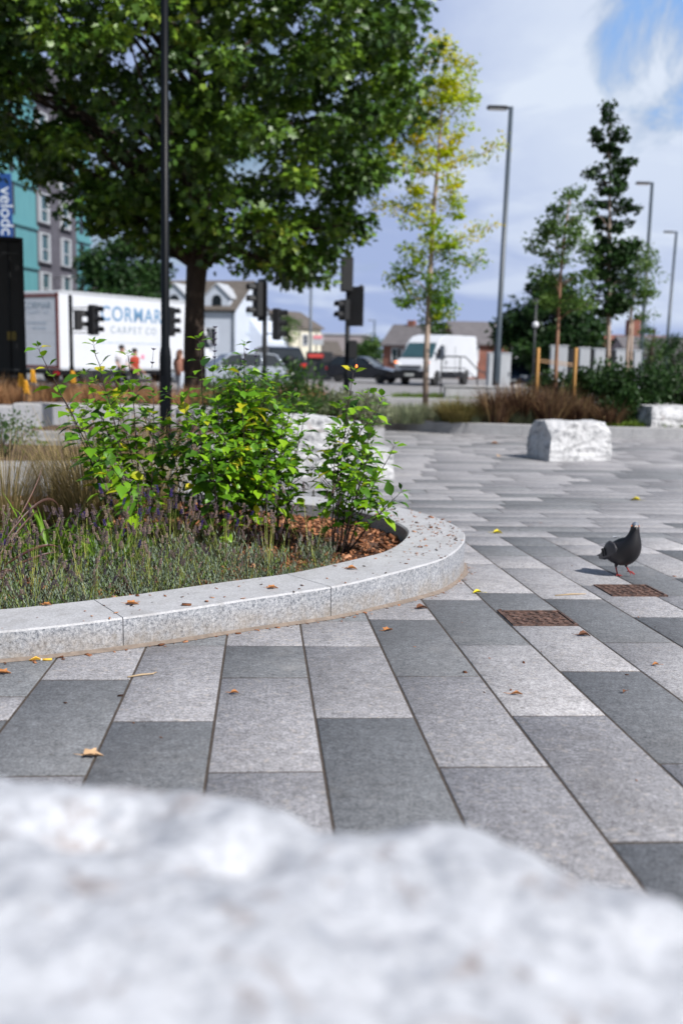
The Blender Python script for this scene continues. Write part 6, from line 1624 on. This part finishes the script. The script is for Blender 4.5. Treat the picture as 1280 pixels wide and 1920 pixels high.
def street_bits():
    D = 70; p = AT(593, 632, D); t = thing('shop_sign', 'small white and red sign on a post, right of the off road car', 'sign', (p[0], D, 0)); mb = MB(); mb.tube([(0, 0, 0), (0, 0, p[2] + .3)], .05, 8); mb.build('post', [M['dkgrey']], t)
    mb = MB(); mb.box((.1, -.06, p[2] - .2), (.75, .06, .7), bev=.02); mb.build('panel', [M['offwhite']], t); mb = MB(); mb.box((.1, -.10, p[2] + .0), (.6, .03, .22)); mb.build('red_band', [simple('pink_red_print', (.75, .25, .28), .5)], t)
    D = 60; p = AT(597, 690, D); t = thing('shop_kiosk', 'small dark shopfront with a red fascia in the distance', 'kiosk', (p[0], D + 1, 0)); mb = MB(); mb.box((0, 1, .85), (1.6, 2, 1.7), bev=.03); mb.build('wall', [M['dkgrey']], t); mb = MB(); mb.box((-.2, -.08, 1.45), (.9, .14, .22), bev=.01); mb.build('fascia', [simple('red_fascia', (.55, .06, .05), .5)], t)
    mb = MB(); mb.box((.3, -.04, .6), (.8, .06, 1.0)); mb.build('window', [M['glass']], t)
    D = 64; p = AT(625, 690, D); t = thing('white_hoarding', 'low white hoarding left of the black hatchback', 'hoarding', (p[0] + .3, D, 0)); mb = MB(); mb.box((0, 0, .62), (1.7, .08, 1.1), bev=.01); mb.build('panel', [M['offwhite']], t); mb = MB()
    for x in (-.8, .8): mb.tube([(x, .08, 0), (x, .08, 1.15)], .03, 6)
    mb.build('post', [M['dkgrey']], t)
    # distant red lorry tail by the kiosk is left out: nothing certain can be read there
street_bits()

# ------------------------------------------------------------------ people
def person(label, loc, rz, H, shirt, trousers, hair, lean=0.0, stride=.16, arm=.25, long_hair=False):
    k = H / 1.75; t = thing('person', label, 'person', loc, rz)
    verts, edges, rad = [], [], []
    def v(x, y, z, r, par=None):
        verts.append((x * k, y * k, z * k)); rad.append(r * k); i = len(verts) - 1
        if par is not None: edges.append((par, i))
        return i
    L_ = lean
    pel = v(0, 0, .95, .135); w = v(0, -.02 * L_, 1.10, .115, pel); ch = v(0, -.10 * L_, 1.32, .135, w); nk = v(0, -.14 * L_, 1.46, .062, ch); jaw = v(0, -.17 * L_ - .01, 1.56, .072, nk); hd = v(0, -.18 * L_, 1.65, .092, jaw); v(0, -.18 * L_ + .005, 1.72, .06, hd)
    hands = []
    for s in (-1, 1):
        hip = v(s * .10, 0, .88, .088, pel); kn = v(s * .11, -s * stride * .6 - .02, .49, .058, hip); an = v(s * .11, -s * stride + .03, .09, .040, kn); v(s * .12, -s * stride - .10, .04, .034, an)
        sh = v(s * .19, -.12 * L_, 1.40, .055, ch); el = v(s * .25, -.10 * L_ + .02, 1.12, .042, sh); wr = v(s * .24, -arm + (s * .05), .93, .028, el); pm = v(s * .235, -arm - .05, .87, .030, wr)
        for f in range(4): a = v(s * .235 + (f - 1.5) * .018, -arm - .08, .82, .010, pm); v(s * .235 + (f - 1.5) * .018, -arm - .085, .785 + .006 * abs(f - 1), .0085, a)
        a = v(s * .205, -arm - .085, .865, .010, pm); v(s * .20, -arm - .11, .845, .009, a)
    # face : nose and ears grow out of the head
    v(0, -.18 * L_ - .105, 1.625, .013, hd); 
    for s in (-1, 1): v(s * .088, -.18 * L_, 1.63, .015, hd)
    me = bpy.data.meshes.new('body'); me.from_pydata(verts, edges, []); o = link_mesh('body', me, [M['skin']], t)
    md = o.modifiers.new('skin', 'SKIN'); sv = me.skin_vertices[0].data
    for i, r in enumerate(rad): sv[i].radius = (r, r * (.8 if i in (0, 1, 2) else 1)); sv[i].use_root = (i == 0)
    sb = o.modifiers.new('sub', 'SUBSURF'); sb.levels = 1; sb.render_levels = 1
    # clothes follow the body
    def tubeset(name, chains, mat):
        mb = MB()
        for c, r in chains: mb.tube([tuple(np.array(p) * k) for p in c], [q * k for q in r], 14)
        mb.build(name, [mat], t)
    sy = -.12 * L_
    tubeset('top', [([(0, 0, .86), (0, -.02 * L_, 1.08), (0, -.1 * L_, 1.30), (0, sy, 1.42), (0, sy, 1.48)], [.175, .150, .185, .14, .07])] + [([(s * .12, sy, 1.41), (s * .20, sy, 1.39), (s * .24, -.1 * L_ + .01, 1.2)], [.07, .072, .06]) for s in (-1, 1)], shirt)
    tubeset('trousers', [([(s * .085, 0, .96), (s * .10, 0, .86), (s * .11, -s * stride * .6 - .02, .49), (s * .11, -s * stride + .03, .12)], [.10, .105, .078, .06]) for s in (-1, 1)], trousers)
    tubeset('shoes', [([(s * .11, -s * stride + .06, .045), (s * .12, -s * stride - .13, .035)], [.045, .04]) for s in (-1, 1)], M['trousers'])
    mb = MB(); hc = np.array([0, -.18 * L_ + .015, 1.66]) * k
    mb.lathe([(.10 * k, -.03 * k), (.108 * k, .02 * k), (.095 * k, .075 * k), (.05 * k, .11 * k), (.005, .118 * k)], 16, tuple(hc)); 
    if long_hair: mb.tube([(hc[0], hc[1] + .06 * k, hc[2] + .02 * k), (hc[0], hc[1] + .10 * k, hc[2] - .14 * k), (hc[0], hc[1] + .10 * k, hc[2] - .32 * k)], [.09 * k, .09 * k, .05 * k], 10)
    mb.build('hair', [hair], t)
    for s in (-1, 1):
        mb = MB(); mb.lathe([(.004, -.012), (.012, -.006), (.012, .006), (.004, .012)], 8, (s * .034 * k, (-.18 * L_ - .084) * k, 1.645 * k), 'Y'); mb.build('eye', [M['black_matt']], t)
    return t
p = AT(228, 700, 33); person('person with dark hair and a white top passing the white lorry', (p[0], 33, 0), R(60), 1.62, M['shirt_white'], M['trousers'], M['hair_dark'], .2)
p = AT(252, 700, 32.5); person('person in an orange red top beside the one in white', (p[0], 32.5, 0), R(70), 1.52, M['shirt_red'], M['trousers'], M['hair_dark'], .2)
p = AT(337, 700, 31); person('person with long brown hair seen between the lamp column and the plane tree', (p[0], 31, 0), R(150), 1.50, M['top_brown'], M['trousers_pale'], M['hair_brown'], .2, long_hair=True)

# ------------------------------------------------------------------ pigeon
def pigeon():
    P = G(1161, 1079); D = P[1]; t = thing('pigeon', 'dark grey pigeon with red feet stepping across the pale paving', 'pigeon', (P[0] + .0, P[1], gz(P[1]) + .001), R(-64)); t.scale = (1.08, 1.08, 1.22)
    # local +X = towards breast.  yaw -38: breast towards the right and towards the camera
    secs = [  # x, z, half width, half height, tilt, tint
        (-.175, .086, .018, .004, .30), (-.150, .091, .028, .007, .25), (-.115, .101, .034, .016, .45), (-.085, .112, .048, .034, .60), (-.050, .120, .064, .052, .60), (-.010, .127, .073, .064, .58), (.025, .136, .076, .070, .50), (.056, .153, .070, .066, .36), (.076, .178, .057, .055, .18), (.085, .203, .043, .042, .10), (.089, .226, .031, .031, .08), (.091, .245, .0245, .0245, .12), (.092, .262, .0225, .0225, .55), (.0915, .275, .019, .019, .92), (.091, .285, .009, .010, .95)]
    secs = [(x, z - .018, w, h, tt) for x, z, w, h, tt in secs]; n = 20; V = []; T = []
    for i, (x, z, w, h, tt) in enumerate(secs):
        a = secs[max(0, i - 1)]; b = secs[min(len(secs) - 1, i + 1)]; d = Vector((b[0] - a[0], 0, b[1] - a[1])).normalized(); up = Vector((-d.z, 0, d.x))
        for k in range(n):
            an = 2 * math.pi * k / n; p = Vector((x, 0, z)) + Vector((0, 1, 0)) * math.cos(an) * w + up * math.sin(an) * h
            V.append(tuple(p)); tv = tt
            if 3 <= i <= 7: tv = tt + .12 * math.sin(an) - (.10 if math.sin(an) < -.3 else 0)
            T.append(min(1, max(0, tv)))
    V.append((secs[0][0] - .004, 0, secs[0][1])); T.append(.2); V.append((.090, 0, .270)); T.append(.9); m_ = len(secs)
    Fs = [(i * n + k, i * n + (k + 1) % n, (i + 1) * n + (k + 1) % n, (i + 1) * n + k) for i in range(m_ - 1) for k in range(n)]
    Fs += [((k + 1) % n, k, m_ * n) for k in range(n)] + [((m_ - 1) * n + k, (m_ - 1) * n + (k + 1) % n, m_ * n + 1) for k in range(n)]
    me = np_mesh('body', V, np.array([q for f in Fs for q in f]), [len(f) for f in Fs], tint=T, smooth=True); o = link_mesh('body', me, [M['birdbody']], t)
    s_ = o.modifiers.new('sub', 'SUBSURF'); s_.levels = 1; s_.render_levels = 2
    for s in (-1, 1):
        # folded wing: tapering shell with its tip over the tail
        mb = MB(); W_ = [(.045, .162, .010), (.02, .168, .032), (-.02, .160, .044), (-.06, .144, .040), (-.10, .124, .025), (-.145, .100, .007)]
        for i in range(len(W_)): pass
        V = []; nn = 8
        for (x, z, h) in [(a_, b_ - .018, c_) for a_, b_, c_ in W_]:
            yb = .068 if x > -.03 else .068 - (-.03 - x) * .40
            for k in range(nn):
                a = math.pi * 2 * k / nn; V.append((x, s * (yb + .008 * math.cos(a) * (.5 + h * 12)), z - .018 + h * math.sin(a)))
        Fs = [(i * nn + k, i * nn + (k + 1) % nn, (i + 1) * nn + (k + 1) % nn, (i + 1) * nn + k) for i in range(len(W_) - 1) for k in range(nn)] + [tuple(range(nn)), tuple(range((len(W_) - 1) * nn, len(W_) * nn))]
        mb.add(V, Fs, t=.60, smooth=True); w = mb.build('wing', [M['birdbody']], t)
        mb = MB()
        for xb in (-.045, -.075): mb.box((xb, s * (.068 - (max(0, -.03 - xb)) * .40 + .0105), .102 + (xb + .075) * .3), (.010, .006, .040), ry=R(-25), bev=.002, t=.05)
        mb.build('wing_bar', [M['birdbody']], w)
    # head is turned to face the camera
    f = Vector((math.cos(R(-30)), math.sin(R(-30)), 0)); hc = Vector((.0905, 0, .245)); sd = Vector((-f.y, f.x, 0))
    mb = MB(); mb.tube([hc + f * .014 + Vector((0, 0, .002)), hc + f * .026 + Vector((0, 0, -.001)), hc + f * .036 + Vector((0, 0, -.006)), hc + f * .041 + Vector((0, 0, -.011))], [.0085, .0065, .0042, .001], 10); bk = mb.build('beak', [M['dkgrey']], t)
    mb = MB()
    for s in (-1, 1): q = hc + f * .0215 + sd * s * .0035 + Vector((0, 0, .004)); mb.lathe([(.001, -.005), (.005, -.002), (.005, .002), (.001, .005)], 10, tuple(q))
    mb.build('cere', [M['beak']], bk)
    for s in (-1, 1):
        mb = MB(); q = hc + sd * s * .0185 + f * .008 + Vector((0, 0, .005)); mb.lathe([(.001, -.0042), (.0042, 0), (.001, .0042)], 10, tuple(q)); mb.build('eye', [M['birdeye']], t)
    def leg(name, hip, knee, foot, lift, yaw):
        mb = MB(); mb.tube([hip, (Vector(hip) + Vector(knee)) / 2, knee], [.016, .012, .006], 10, t=.4); mb.build('thigh', [M['birdbody']], t)
        mb = MB(); mb.tube([knee, foot], [.0042, .0036], 8)
        F = Vector(foot)
        for a, ln in ((-32, .030), (0, .036), (32, .030), (180, .018)):
            d = Vector((math.cos(R(a + yaw)), math.sin(R(a + yaw)), 0)); tip = F + d * ln + Vector((0, 0, -.002 - lift * ln)); mb.tube([F, F + d * ln * .5 + Vector((0, 0, .001 - lift * ln * .4)), tip], [.0038, .003, .0016], 6)
        mb.build('leg', [M['birdfoot']], t)
    leg('l', (-.005, -.020, .075), (-.012, -.020, .040), (.0, -.016, .0045), 0, -20)
    leg('r', (.010, .022, .075), (.018, .024, .044), (.046, .022, .026), .25, 5)
    return t
pigeon()
p = G(1154, 1007.5); mb = MB(); V = [(-.03, -.01, 0), (.0, -.015, .004), (.035, 0, .006), (.01, .014, .003), (-.02, .012, .002)]; mb.add([(a, b, c + .004) for a, b, c in V] + [(a, b, c + .002) for a, b, c in V], [(0, 1, 2, 3, 4), (9, 8, 7, 6, 5)]); o = mb.build('white_feather', [M['white']], None, (p[0], p[1], gz(p[1]))); tag(o, 'small white feather on the paving just left of the pigeon', 'feather')
